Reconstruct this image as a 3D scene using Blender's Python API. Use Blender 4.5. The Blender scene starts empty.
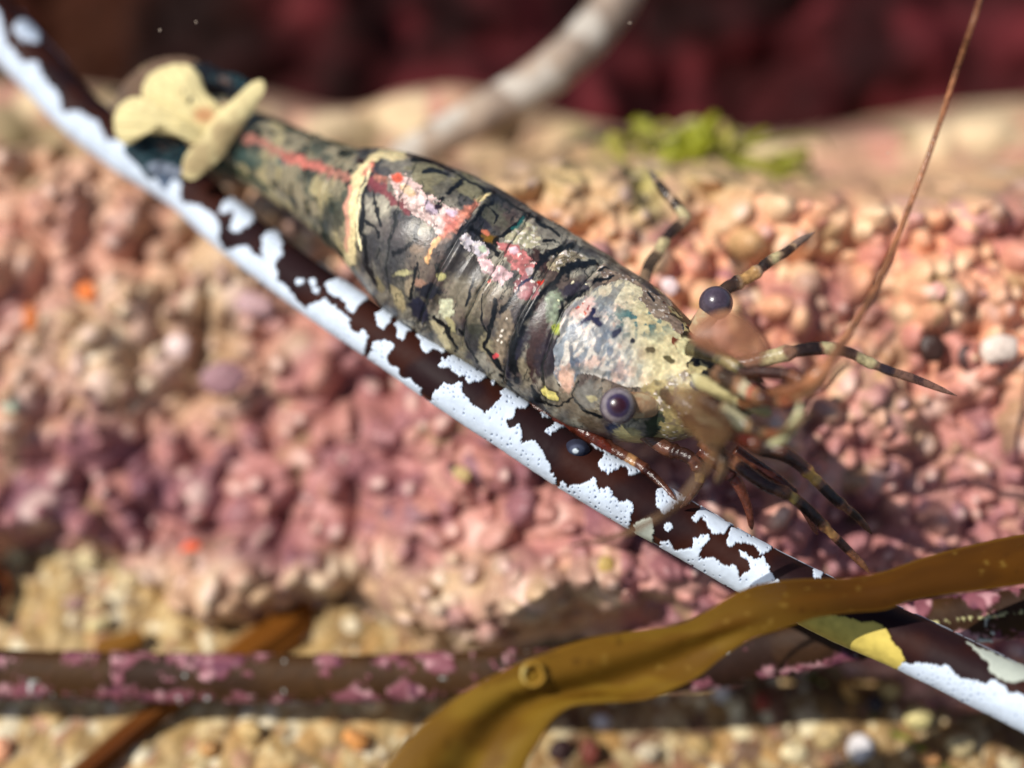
import bpy, math, random
import numpy as np
from math import radians
# ------------------------------------------------------------------ scene, camera, light
scn = bpy.context.scene
C = scn.collection
scn.unit_settings.scale_length = 0.01            # one unit is one centimetre: a macro photograph
PITCH = radians(50)
F = np.array([0, math.cos(PITCH), -math.sin(PITCH)])
U = np.array([0, math.sin(PITCH), math.cos(PITCH)])
R = np.array([1.0, 0, 0])
CAM = np.array([0, -6.0, 8.75])
K = 1638.4                                       # pixels per unit at distance 1
cd = bpy.data.cameras.new('camera'); cam = bpy.data.objects.new('camera', cd); C.objects.link(cam)
cam.location = CAM; cam.rotation_euler = (radians(90) - PITCH, 0, 0)
cd.lens = 57.6; cd.sensor_width = 36; cd.clip_start = 0.05; cd.clip_end = 500
cd.dof.use_dof = True; cd.dof.focus_distance = 7.74; cd.dof.aperture_fstop = 0.16
scn.camera = cam
SUN_EL, SUN_AZ = 55, 250                         # azimuth clockwise from +Y
w = bpy.data.worlds.new("World"); scn.world = w; w.use_nodes = True
nt = w.node_tree; sky = nt.nodes.new('ShaderNodeTexSky'); sky.sky_type = 'NISHITA'; sky.sun_disc = False
sky.sun_elevation = radians(SUN_EL); sky.sun_rotation = radians(SUN_AZ)
nt.links.new(sky.outputs[0], nt.nodes['Background'].inputs[0]); nt.nodes['Background'].inputs[1].default_value = 0.085
sl = bpy.data.lights.new('sun', 'SUN'); sl.energy = 4.6; sl.angle = radians(0.5); sl.color = (1, .955, .89)
so = bpy.data.objects.new('sun', sl); C.objects.link(so)
so.rotation_euler = (radians(90 - SUN_EL), 0, radians(180 - SUN_AZ))
scn.view_settings.view_transform = 'Standard'; scn.view_settings.look = 'None'
scn.view_settings.exposure = 0.28; scn.view_settings.gamma = 1
random.seed(7); rng = np.random.default_rng(11)

# ------------------------------------------------------------------ helpers
def W(D):                                        # design frame (right, up, away) -> world
    D = np.asarray(D, float).reshape(-1, 3)
    return CAM + D[:, :1]*R + D[:, 1:2]*U + D[:, 2:3]*F
def P(px, py, z):
    px, py, z = np.broadcast_arrays(np.asarray(px, float), np.asarray(py, float), np.asarray(z, float))
    return np.stack([(px-512)*z/K, -(py-384)*z/K, z], -1)
def proj(D): return 512 + D[:, 0]*K/D[:, 2], 384 - D[:, 1]*K/D[:, 2]
def lin(c, k=0.80):
    c = np.asarray(c, float)/255
    return np.where(c <= .04045, c/12.92, ((c+.055)/1.055)**2.4)*k
def _h(ix, iy, iz, seed):
    n = (ix.astype(np.int64)*374761393 + iy.astype(np.int64)*668265263 + iz.astype(np.int64)*2147483647 + seed*974711) & 0xffffffff
    n = ((n ^ (n >> 13))*1274126177) & 0xffffffff
    n = ((n ^ (n >> 16))*2246822519) & 0xffffffff
    return ((n ^ (n >> 15)) & 0xffffff)/float(0xffffff)
def vn(p, s, seed=0):
    p = np.asarray(p, float)*s; i = np.floor(p).astype(np.int64); f = p-i; f = f*f*(3-2*f)
    x, y, z = i[:, 0], i[:, 1], i[:, 2]; r = 0
    for a in (0, 1):
        for b in (0, 1):
            for c in (0, 1):
                r = r + _h(x+a, y+b, z+c, seed)*np.abs(1-a-f[:, 0])*np.abs(1-b-f[:, 1])*np.abs(1-c-f[:, 2])
    return r
def fbm(p, s, seed=0, o=3):
    r = 0; a = .5; t = 0
    for k in range(o): r = r + a*vn(p, s*2**k, seed+k*17); t += a; a *= .55
    return r/t
def sst(x, a, b): t = np.clip((x-a)/(b-a), 0, 1); return t*t*(3-2*t)
def mixc(col, c, m): c = np.asarray(c, float); m = np.clip(m, 0, 1)[:, None]; return col*(1-m) + c*m
def catmull(pts, n, closed=False):
    pts = np.asarray(pts, float); N = len(pts)
    q = np.vstack([pts[-1:], pts, pts[:2]]) if closed else np.vstack([2*pts[0]-pts[1], pts, 2*pts[-1]-pts[-2]])
    segs = N if closed else N-1
    L = np.linalg.norm(np.diff(np.vstack([pts, pts[:1]]) if closed else pts, axis=0)[:, :2], axis=1)[:segs] + 1e-6
    cum = np.concatenate([[0], np.cumsum(L)])
    t = np.linspace(0, cum[-1], n, endpoint=not closed)
    k = np.clip(np.searchsorted(cum, t, 'right')-1, 0, segs-1); u = ((t-cum[k])/L[k])[:, None]
    a, b, c, d = q[k], q[k+1], q[k+2], q[k+3]
    return .5*(2*b + (c-a)*u + (2*a-5*b+4*c-d)*u*u + (3*b-a-3*c+d)*u**3)
def in_poly(x, y, poly):
    poly = np.asarray(poly, float); res = np.zeros(len(x), bool)
    m = (x > poly[:, 0].min()) & (x < poly[:, 0].max()) & (y > poly[:, 1].min()) & (y < poly[:, 1].max())
    xs, ys = x[m], y[m]; r = np.zeros(len(xs), bool); j = len(poly)-1
    for i in range(len(poly)):
        xi, yi = poly[i]; xj, yj = poly[j]
        if yi != yj: r ^= ((yi > ys) != (yj > ys)) & (xs < (xj-xi)*(ys-yi)/(yj-yi)+xi)
        j = i
    res[m] = r; return res
def d_line(x, y, pts):
    pts = np.asarray(pts, float); d = np.full(len(x), 1e9)
    m = (x > pts[:, 0].min()-30) & (x < pts[:, 0].max()+30) & (y > pts[:, 1].min()-30) & (y < pts[:, 1].max()+30)
    xs, ys = x[m], y[m]; e = np.full(len(xs), 1e9)
    for (ax, ay), (bx, by) in zip(pts[:-1], pts[1:]):
        L = (bx-ax)**2+(by-ay)**2+1e-9; t = np.clip(((xs-ax)*(bx-ax)+(ys-ay)*(by-ay))/L, 0, 1)
        e = np.minimum(e, np.hypot(xs-ax-t*(bx-ax), ys-ay-t*(by-ay)))
    d[m] = e; return d
def d_ell(x, y, cx, cy, a, b, ang=0):
    c, s = math.cos(radians(ang)), math.sin(radians(ang)); dx, dy = x-cx, y-cy
    return np.hypot((dx*c+dy*s)/a, (-dx*s+dy*c)/b)

# ------------------------------------------------------------------ materials
def pigment(name, rough=.5, spec=.4, bump=.15, bscale=14, speck=.12, transl=0., alpha=0., coat=0., sss=0.):
    m = bpy.data.materials.new(name); m.use_nodes = True; n = m.node_tree; b = n.nodes['Principled BSDF']
    at = n.nodes.new('ShaderNodeAttribute'); at.attribute_name = 'Col'
    tc = n.nodes.new('ShaderNodeTexCoord'); nz = n.nodes.new('ShaderNodeTexNoise'); nz.inputs['Scale'].default_value = bscale
    nz.inputs['Detail'].default_value = 5; n.links.new(tc.outputs['Object'], nz.inputs['Vector'])
    mr = n.nodes.new('ShaderNodeMapRange'); mr.inputs[1].default_value = .3; mr.inputs[2].default_value = .7
    mr.inputs[3].default_value = 1-speck; mr.inputs[4].default_value = 1+speck; n.links.new(nz.outputs[0], mr.inputs[0])
    vm = n.nodes.new('ShaderNodeVectorMath'); vm.operation = 'SCALE'
    n.links.new(at.outputs['Color'], vm.inputs[0]); n.links.new(mr.outputs[0], vm.inputs['Scale'])
    n.links.new(vm.outputs[0], b.inputs['Base Color'])
    bp = n.nodes.new('ShaderNodeBump'); bp.inputs['Strength'].default_value = bump; bp.inputs['Distance'].default_value = .02
    n.links.new(nz.outputs[0], bp.inputs['Height']); n.links.new(bp.outputs[0], b.inputs['Normal'])
    b.inputs['Roughness'].default_value = rough; b.inputs['Specular IOR Level'].default_value = spec
    if coat: b.inputs['Coat Weight'].default_value = coat; b.inputs['Coat Roughness'].default_value = .12
    if sss:
        b.inputs['Subsurface Weight'].default_value = sss; b.inputs['Subsurface Scale'].default_value = .022
        b.inputs['Subsurface Radius'].default_value = (1, .6, .45)
    out = n.nodes['Material Output']; last = b.outputs[0]
    if transl:
        t = n.nodes.new('ShaderNodeBsdfTranslucent'); n.links.new(vm.outputs[0], t.inputs[0]); mx = n.nodes.new('ShaderNodeMixShader')
        mx.inputs[0].default_value = transl; n.links.new(last, mx.inputs[1]); n.links.new(t.outputs[0], mx.inputs[2]); last = mx.outputs[0]
    if alpha:
        t = n.nodes.new('ShaderNodeBsdfTransparent'); mx = n.nodes.new('ShaderNodeMixShader')
        mx.inputs[0].default_value = alpha; n.links.new(last, mx.inputs[1]); n.links.new(t.outputs[0], mx.inputs[2]); last = mx.outputs[0]
    n.links.new(last, out.inputs[0]); return m
M = dict(
    crust=pigment('coralline_crust', .48, .35, .5, 26, .16),
    rock=pigment('blurred_rock', .75, .25, .4, 8, .15),
    algae=pigment('red_algae', .8, .1, .5, 5, .3),
    sand=pigment('sand_grain', .6, .35, .3, 20, .12),
    shell=pigment('shrimp_cuticle', .36, .3, .10, 60, .14, sss=.4),
    tail=pigment('tail_lobe', .6, .15, .3, 26, .15, transl=.2, alpha=.14),
    limb=pigment('shrimp_limb', .22, .6, .35, 40, .35, transl=.25, alpha=.22),
    eye=pigment('eye_lens', .28, .45, .06, 90, .25, coat=.15),
    stalk=pigment('dark_stalk', .6, .12, .05, 40, .04),
    kelp=pigment('kelp_blade', .5, .2, .05, 3, .10, transl=.5, alpha=.06),
    stem=pigment('brown_stem', .6, .14, .2, 22, .15),
    fil=pigment('filament', .5, .3, .1, 20, .1, transl=.3),
    ghost=pigment('clear_feeler', .4, .3, .1, 20, .1, transl=.3, alpha=.45),
)

# ------------------------------------------------------------------ objects
ORG = {}
def mesh_np(name, V, quads, col, mat, tris=None):
    me = bpy.data.meshes.new(name); nq = len(quads); nt_ = 0 if tris is None else len(tris)
    me.vertices.add(len(V)); me.vertices.foreach_set('co', np.ascontiguousarray(V, dtype=np.float32).ravel())
    lo = nq*4+nt_*3; me.loops.add(lo); me.polygons.add(nq+nt_)
    idx = np.asarray(quads, np.int32).ravel(); st = np.arange(nq, dtype=np.int32)*4
    if nt_:
        idx = np.concatenate([idx, np.asarray(tris, np.int32).ravel()]); st = np.concatenate([st, nq*4+np.arange(nt_, dtype=np.int32)*3])
    me.loops.foreach_set('vertex_index', idx.astype(np.int32)); me.polygons.foreach_set('loop_start', st.astype(np.int32))
    me.update(calc_edges=True); me.validate()
    a = me.color_attributes.new('Col', 'FLOAT_COLOR', 'POINT')
    c4 = np.ones((len(V), 4), np.float32); c4[:, :3] = np.clip(col, 0, 1); a.data.foreach_set('color', c4.ravel())
    me.polygons.foreach_set('use_smooth', np.ones(nq+nt_, bool)); me.materials.append(mat); return me
def put(name, D, quads, col, mat, parent=None, tris=None, **tags):
    Vw = W(D); root = parent
    if root is None: o0 = np.array([Vw[:, 0].mean(), Vw[:, 1].mean(), Vw[:, 2].min()])
    else: o0 = ORG[root.name]
    me = mesh_np(name, Vw-o0, quads, col, mat, tris); o = bpy.data.objects.new(name, me); C.objects.link(o)
    if root is None: o.location = o0
    else: o.parent = root
    ORG[o.name] = o0
    for k, v in tags.items(): o[k] = v
    return o
def empty(name, D, **tags):
    o = bpy.data.objects.new(name, None); C.objects.link(o); o.location = W(D)[0]; ORG[o.name] = W(D)[0]; o.empty_display_size = .2
    for k, v in tags.items(): o[k] = v
    return o
def gridq(nu, nv, wrap=False, off=0):
    i = np.arange(nu-1)[:, None]; j = np.arange(nv if wrap else nv-1)[None, :]; j2 = (j+1) % nv
    return np.stack([i*nv+j, i*nv+j2, (i+1)*nv+j2, (i+1)*nv+j], -1).reshape(-1, 4)+off
def tube_geo(pts, ns, nt_, flat=1., rfun=None, pre=None):
    """pts rows px,py,z,half width in px.  returns D verts, s, theta, quads (closed by end rings)"""
    q = catmull(pts, ns) if pre is None else pre
    c = P(q[:, 0], q[:, 1], q[:, 2]); r = np.maximum(q[:, 3], .3)*q[:, 2]/K
    T = np.gradient(c, axis=0); T /= np.linalg.norm(T, axis=1)[:, None]+1e-12
    A = np.cross(T, np.array([0, 0, 1.])); A /= np.linalg.norm(A, axis=1)[:, None]+1e-9; B = np.cross(A, T)   # B mostly toward -z or +z
    th = np.linspace(0, 2*np.pi, nt_, endpoint=False); s = np.linspace(0, 1, ns)
    S, TH = np.meshgrid(s, th, indexing='ij'); RR = np.repeat(r[:, None], nt_, 1)
    if rfun is not None: RR = rfun(S, TH, RR)
    D = c[:, None]+A[:, None]*(RR*np.cos(TH))[..., None]+B[:, None]*(RR*flat*np.sin(TH))[..., None]
    D = np.concatenate([c[0][None], D.reshape(-1, 3), c[-1][None]]); qd = gridq(ns, nt_, True, 1); n = len(D)
    j = np.arange(nt_); tr = np.concatenate([np.stack([np.zeros(nt_, int), 1+(j+1) % nt_, 1+j], -1),
        np.stack([np.full(nt_, n-1), 1+(ns-1)*nt_+j, 1+(ns-1)*nt_+(j+1) % nt_], -1)])
    pad = lambda a, x, y: np.concatenate([[x], a.ravel(), [y]])
    return D, pad(S, 0, 1), pad(TH, 0, 0), qd, tr
def plate_geo(poly, z, thick, dome, nr=14, na=72, tilt=(0, 0)):
    p = catmull(np.asarray(poly, float), na, True); c = p.mean(0); ts = np.linspace(0, 1, nr)[1:]
    V = [[*c, -dome]]; 
    for t in ts:
        for a in p: V.append([*(c+(a-c)*t), -dome*(1-t*t)])
    V = np.array(V); zz = z+tilt[0]*(V[:, 0]-c[0])+tilt[1]*(V[:, 1]-c[1])
    front = P(V[:, 0], V[:, 1], zz+V[:, 2]); back = P(V[:, 0], V[:, 1], zz+V[:, 2]*.6+thick); n = len(V)
    j = np.arange(na); j2 = (j+1) % na
    tr = np.concatenate([np.stack([np.zeros(na, int), 1+j, 1+j2], -1), np.stack([np.full(na, n), n+1+j2, n+1+j], -1)])
    q = gridq(nr-1, na, True, 1); qb = q[:, ::-1]+n; e = 1+(nr-2)*na
    rim = np.stack([e+j, e+j2, n+e+j2, n+e+j], -1)
    return np.vstack([front, back]), np.vstack([q, qb, rim]), tr
def ribbon_geo(ea, eb, ns, nv, thick, shape):
    A = catmull(ea, ns); B = catmull(eb, ns); v = np.linspace(0, 1, nv)
    G = A[:, None]*(1-v)[None, :, None]+B[:, None]*v[None, :, None]; s = np.linspace(0, 1, ns)
    S, V = np.meshgrid(s, v, indexing='ij'); zf = G[..., 2]+shape(S, V)
    f = P(G[..., 0], G[..., 1], zf).reshape(-1, 3); edge = np.minimum(V, 1-V); th = thick*np.minimum(1, edge*12+.15)
    b = P(G[..., 0], G[..., 1], zf+th).reshape(-1, 3); n = len(f); q = gridq(ns, nv); per = np.concatenate(
        [np.arange(nv), (np.arange(1, ns)*nv+nv-1), ((ns-1)*nv+np.arange(nv-2, -1, -1)), (np.arange(ns-2, 0, -1)*nv)])
    p2 = np.roll(per, -1); rim = np.stack([per, p2, p2+n, per+n], -1)
    return np.vstack([f, b]), np.vstack([q, q[:, ::-1]+n, rim[:, ::-1]]), np.tile(S.ravel(), 2), np.tile(V.ravel(), 2)

# ------------------------------------------------------------------ knobbly height fields
class Field:
    def __init__(s, x0, x1, y0, y1, step):
        s.x = np.arange(x0, x1, step); s.y = np.arange(y0, y1, step); s.step = step; s.x0, s.y0 = x0, y0
        s.X, s.Y = np.meshgrid(s.x, s.y, indexing='ij'); s.h = np.zeros_like(s.X)
        s.id = np.full(s.X.shape, -1, int); s.id2 = s.id.copy(); s.tip = np.zeros_like(s.X)
    def bumps(s, n, r0, r1, k, p=1.5, mask=None, sep=0, tag=True):
        base = s.h.copy(); new = s.h.copy(); cen = np.zeros((n, 3)); m_ = 0
        for i in range(n):
            r = r0+(r1-r0)*random.random()**p; cx = random.uniform(s.x[0], s.x[-1]); cy = random.uniform(s.y[0], s.y[-1])
            if mask is not None and random.random() > mask(cx, cy): continue
            if sep:
                if m_ and (np.hypot(cen[:m_, 0]-cx, cen[:m_, 1]-cy) < sep*(cen[:m_, 2]+r)).any(): continue
                cen[m_] = (cx, cy, r); m_ += 1
            i0 = max(0, int((cx-r-s.x0)/s.step)); i1 = min(len(s.x), int((cx+r-s.x0)/s.step)+2)
            j0 = max(0, int((cy-r-s.y0)/s.step)); j1 = min(len(s.y), int((cy+r-s.y0)/s.step)+2)
            if i1-i0 < 2 or j1-j0 < 2: continue
            e = random.uniform(.75, 1.25); a = random.uniform(0, 3.14); ca, sa = math.cos(a), math.sin(a)
            dx = s.X[i0:i1, j0:j1]-cx; dy = s.Y[i0:i1, j0:j1]-cy
            d2 = (((dx*ca+dy*sa)*e)**2+((dy*ca-dx*sa)/e)**2)/(r*r)
            ci = min(len(s.x)-1, int((cx-s.x0)/s.step)); cj = min(len(s.y)-1, int((cy-s.y0)/s.step))
            cap = np.sqrt(np.clip(1-d2, 0, 1)); hh = .6*base[i0:i1, j0:j1]+.4*base[ci, cj]+k*r*(cap-.25)
            m = (d2 < 1) & (hh > new[i0:i1, j0:j1]); new[i0:i1, j0:j1][m] = hh[m]
            if tag: s.id[i0:i1, j0:j1][m] = i*7+int(r0*1e4); s.tip[i0:i1, j0:j1][m] = cap[m]
        s.h = new
    def verts(s, zf):
        Z = zf(s.X, s.Y)-s.h; return np.stack([s.X, s.Y, Z], -1).reshape(-1, 3), gridq(len(s.x), len(s.y))
def rnd(i, seed): return _h(i, i*0+seed, i*0, seed)
def palette(pal, u): pal = np.array([lin(c) for c in pal]); return pal[np.clip((u*len(pal)).astype(int), 0, len(pal)-1)]

# ---- sand: level sheet (level in the world means +0.84 away per unit up in the frame)
SY = 1/math.tan(PITCH)
def sz(px, py):
    z = 9.4
    for _ in range(12): z = .5*z+.5*float(sandz((px-512)*z/K, -(py-384)*z/K))
    return z
def lay(pts, up=.20): return [(p[0], p[1], sz(p[0], p[1])-up)+tuple(p[3:]) for p in pts]
def sandz(X, Y): return 9.18+SY*(Y+2.2)+.10*np.sin(X*1.3+1)+.07*np.sin(Y*3+X*2)
f = Field(-4.6, 4.6, -3.3, 1.6, .0155)
f.bumps(300, .12, .4, .3, tag=False); f.bumps(16000, .03, .10, .9, 1.8); f.bumps(5000, .016, .04, 1., 1.5)
D, q = f.verts(sandz); ids = f.id.ravel(); x, y = proj(D)
u = rnd(ids, 3)
cA = palette([(186, 156, 104), (160, 130, 80), (216, 194, 146), (136, 106, 64), (182, 148, 92), (204, 174, 120), (240, 230, 200), (116, 88, 58), (168, 118, 96), (190, 146, 88), (190, 164, 116), (128, 112, 90)], u)
cB = palette([(132, 104, 62), (156, 128, 84), (100, 74, 46), (182, 162, 120), (120, 92, 56), (220, 206, 166), (92, 62, 48), (148, 116, 74), (130, 86, 64), (170, 130, 74)], u)
wB = sst(x+.3*y+60*fbm(D, .8, 5), 640, 860); col = cA*(1-wB[:, None])+cB*wB[:, None]
col = mixc(col, lin((172, 146, 100)), np.where(wB < .5, .35, .12)*np.ones(len(D)))
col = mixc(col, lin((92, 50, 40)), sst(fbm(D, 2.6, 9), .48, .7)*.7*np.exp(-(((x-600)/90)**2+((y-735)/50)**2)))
col *= (.82+.36*fbm(D, 3, 8))[:, None]
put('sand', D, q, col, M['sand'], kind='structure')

# ---- main coralline rock
def rockz(X, Y):
    n = lambda a, b, sd: fbm(np.stack([X.ravel()*a, Y.ravel()*b, 0*X.ravel()], -1), 1, sd).reshape(X.shape)
    left = sst(-X, -1.3, 2.6)
    z = 9.05+1.15*left+.10*(Y-.2)+.28*(n(.9, .9, 2)-.5)*2
    top = 1.03-.03*X+.10*np.sin(X*2.2)+.26*sst(-X, .2, 1.2)+.35*sst(-X, 1.2, 3)*0+.10*n(2, .1, 7)      # rim of the rock
    z = z+5.5*np.clip(Y-top, 0, 9)**1.25
    low = -1.06+.18*np.sin(X*1.7+.6)+.12*np.sin(X*4.1)-.10*sst(X, .8, 2.4)-.26*np.exp(-((X-.25)/.9)**2)
    z = z+2.1*np.clip(low-Y, 0, 9)**1.1
    return z
f = Field(-4.6, 4.6, -2.6, 2.9, .0125)
f.bumps(200, .26, .55, .8, tag=False); f.bumps(3500, .13, .28, 1.15, 1.0, sep=.62); f.id2 = f.id.copy()
f.bumps(14000, .045, .115, 1.75, 1.3, sep=.68, mask=lambda x, y: 1 if x > .6 else (.35 if x < -.4 else .6))
f.bumps(500, .018, .035, 1.2, 1.5)
D, q = f.verts(rockz); ids = f.id.ravel(); tip = f.tip.ravel(); x, y = proj(D); u = np.clip(.5*rnd(f.id2.ravel(), 6)+.5*rnd(ids, 5), 0, .999); g = fbm(D, 1.1, 21); g2 = fbm(D, 4, 33)
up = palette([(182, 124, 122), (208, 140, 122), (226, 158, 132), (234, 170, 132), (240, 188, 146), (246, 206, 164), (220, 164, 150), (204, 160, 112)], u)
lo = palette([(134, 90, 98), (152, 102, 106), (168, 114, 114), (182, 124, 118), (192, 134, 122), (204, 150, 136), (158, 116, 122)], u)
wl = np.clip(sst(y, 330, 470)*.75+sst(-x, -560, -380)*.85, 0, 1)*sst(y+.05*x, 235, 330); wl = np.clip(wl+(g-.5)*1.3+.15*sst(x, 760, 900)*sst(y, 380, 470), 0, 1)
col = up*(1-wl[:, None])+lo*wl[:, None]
sandy = palette([(206, 178, 146), (222, 198, 166), (190, 156, 124), (184, 150, 130), (204, 170, 134)], rnd(ids, 8))
ws = np.exp(-(((x-130)/135)**2+((y-345)/85)**2)**1.3)*1.3+np.exp(-(((x-250)/110)**2+((y-225)/75)**2)**1.5)*1.2+.8*np.exp(-(((x-640)/110)**2+((y-170)/60)**2)**2)
ws = ws+.85*sst(y, 520, 590)*(x < 620)
ws = np.clip(ws*1.0+(g2-.55)*1.6*(ws > .12), 0, 1); col = col*(1-ws[:, None])+sandy*ws[:, None]
wt = sst(-y, -215, -175)*.75+.8*sst(-y, -250, -205)*np.exp(-((x-600)/120)**2); col = mixc(col, lin((206, 170, 128)), wt)      # silt on the rim
col = mixc(col, lin((176, 168, 96)), np.exp(-((x-640)/75)**2-((y-180)/38)**2)*.8*sst(g2, .42, .56)); wlt = np.exp(-(((x-50)/110)**2+((y-220)/75)**2)**2); col = mixc(col, lin((196, 150, 134)), wlt*.6)
col = mixc(col, lin((150, 132, 88)), sst(g2, .60, .72)*.55*(1-ws))                                   # film of tan algae in patches
col = mixc(col, lin((124, 76, 88)), sst(fbm(D, 2.2, 55), .54, .68)*.6*(1-ws))
ch = (rnd(ids, 12) > .72); col = mixc(col, lin((240, 206, 190)), sst(tip, .84, .99)*ch*.6)
col *= (.86+.28*fbm(D, 9, 44))[:, None]
put('coralline_rock', D, q, col, M['crust'], label='long low rock crusted with pink and salmon knobbly coralline growth behind the shrimp', category='rock')

# ---- paler ledge behind it, and wall of red weed, crevice shadow put into its dark colour
def ledgez(X, Y):
    top = 1.66+.12*np.sin(X*1.4+1.9)+.20*np.exp(-((X+.55)/.8)**2)+.42*sst(-X, 1.0, 2.2)+.10*sst(X, .3, 2)-.0*X
    return 11.1+.2*np.sin(X*1.1)+.4*(Y-1.2)+7*np.clip(Y-top, 0, 9)**1.3
f = Field(-6.5, 6.5, .45, 3.0, .03)
f.bumps(130, .3, .7, .5, tag=False); f.bumps(1800, .08, .24, .7)
D, q = f.verts(ledgez); ids = f.id.ravel(); x, y = proj(D); g = fbm(D, 1.4, 3)
col = palette([(196, 166, 130), (172, 140, 112), (214, 188, 150), (160, 138, 104), (186, 136, 116)], rnd(ids, 4))
col = mixc(col, lin((186, 134, 116)), sst(g, .5, .62)*.5); col = mixc(col, lin((168, 158, 80)), np.exp(-((x-655)/85)**2)*.6*sst(fbm(D, 3, 6), .42, .55))
col = mixc(col, lin((120, 112, 74)), np.exp(-((x-40)/70)**2-((y-140)/26)**2)*.6)
put('pale_rock_ledge', D, q, col, M['rock'], label='pale sandy pink rock ledge behind the coralline rock, below the dark red weed', category='rock ledge')
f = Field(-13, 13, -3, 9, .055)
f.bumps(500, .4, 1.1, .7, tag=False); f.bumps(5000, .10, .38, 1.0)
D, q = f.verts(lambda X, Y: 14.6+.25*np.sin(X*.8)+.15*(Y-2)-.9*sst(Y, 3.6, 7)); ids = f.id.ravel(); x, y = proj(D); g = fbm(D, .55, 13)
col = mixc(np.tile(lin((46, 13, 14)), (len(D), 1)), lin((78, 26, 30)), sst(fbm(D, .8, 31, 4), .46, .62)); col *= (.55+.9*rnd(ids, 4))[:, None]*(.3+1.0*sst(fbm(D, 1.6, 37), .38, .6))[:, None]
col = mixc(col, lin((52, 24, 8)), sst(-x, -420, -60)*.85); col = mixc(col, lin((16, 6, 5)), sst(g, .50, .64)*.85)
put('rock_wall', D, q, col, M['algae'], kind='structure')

# ------------------------------------------------------------------ diagonal stalk with white crust
STK = [(-90, -80, 9.800, 24), (-40, -25, 9.700, 25), (0, 27, 9.600, 25), (40, 70, 9.520, 24), (80, 113, 9.430, 23), (130, 152, 9.340, 23), (185, 186, 9.220, 23.5), (232, 228, 8.993, 24), (311, 288, 8.550, 24.5),
       (400, 349, 8.180, 25), (446, 381, 8.020, 25.5), (504, 419, 7.950, 26), (568, 461, 7.900, 26.5), (628, 496, 7.860, 27.5), (692, 533, 7.830, 27), (747, 565, 7.780, 27), (837, 611, 7.660, 28), (912, 644, 7.550, 28.5),
       (1010, 692, 7.380, 29), (1110, 742, 7.200, 30), (1220, 800, 7.000, 31)]
NS, NT = 1700, 130
pre = catmull(STK, NS); th = np.linspace(0, 2*np.pi, NT, endpoint=False)
D0, s, tt, qd, tr = tube_geo(STK, NS, NT, pre=pre)
c0 = P(pre[:, 0], pre[:, 1], pre[:, 2]); cc = np.vstack([c0[:1], np.repeat(c0, NT, 0), c0[-1:]]); nrm = D0-cc; nrm /= np.linalg.norm(nrm, axis=1)[:, None]+1e-9
x, y = proj(D0)
wx = x+1.5*(vn(D0, 24, 1)-.5)*2+1.5*(vn(D0, 55, 2)-.5)*2; wy = y-1+1.5*(vn(D0, 24, 3)-.5)*2+1.5*(vn(D0, 55, 4)-.5)*2
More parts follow.
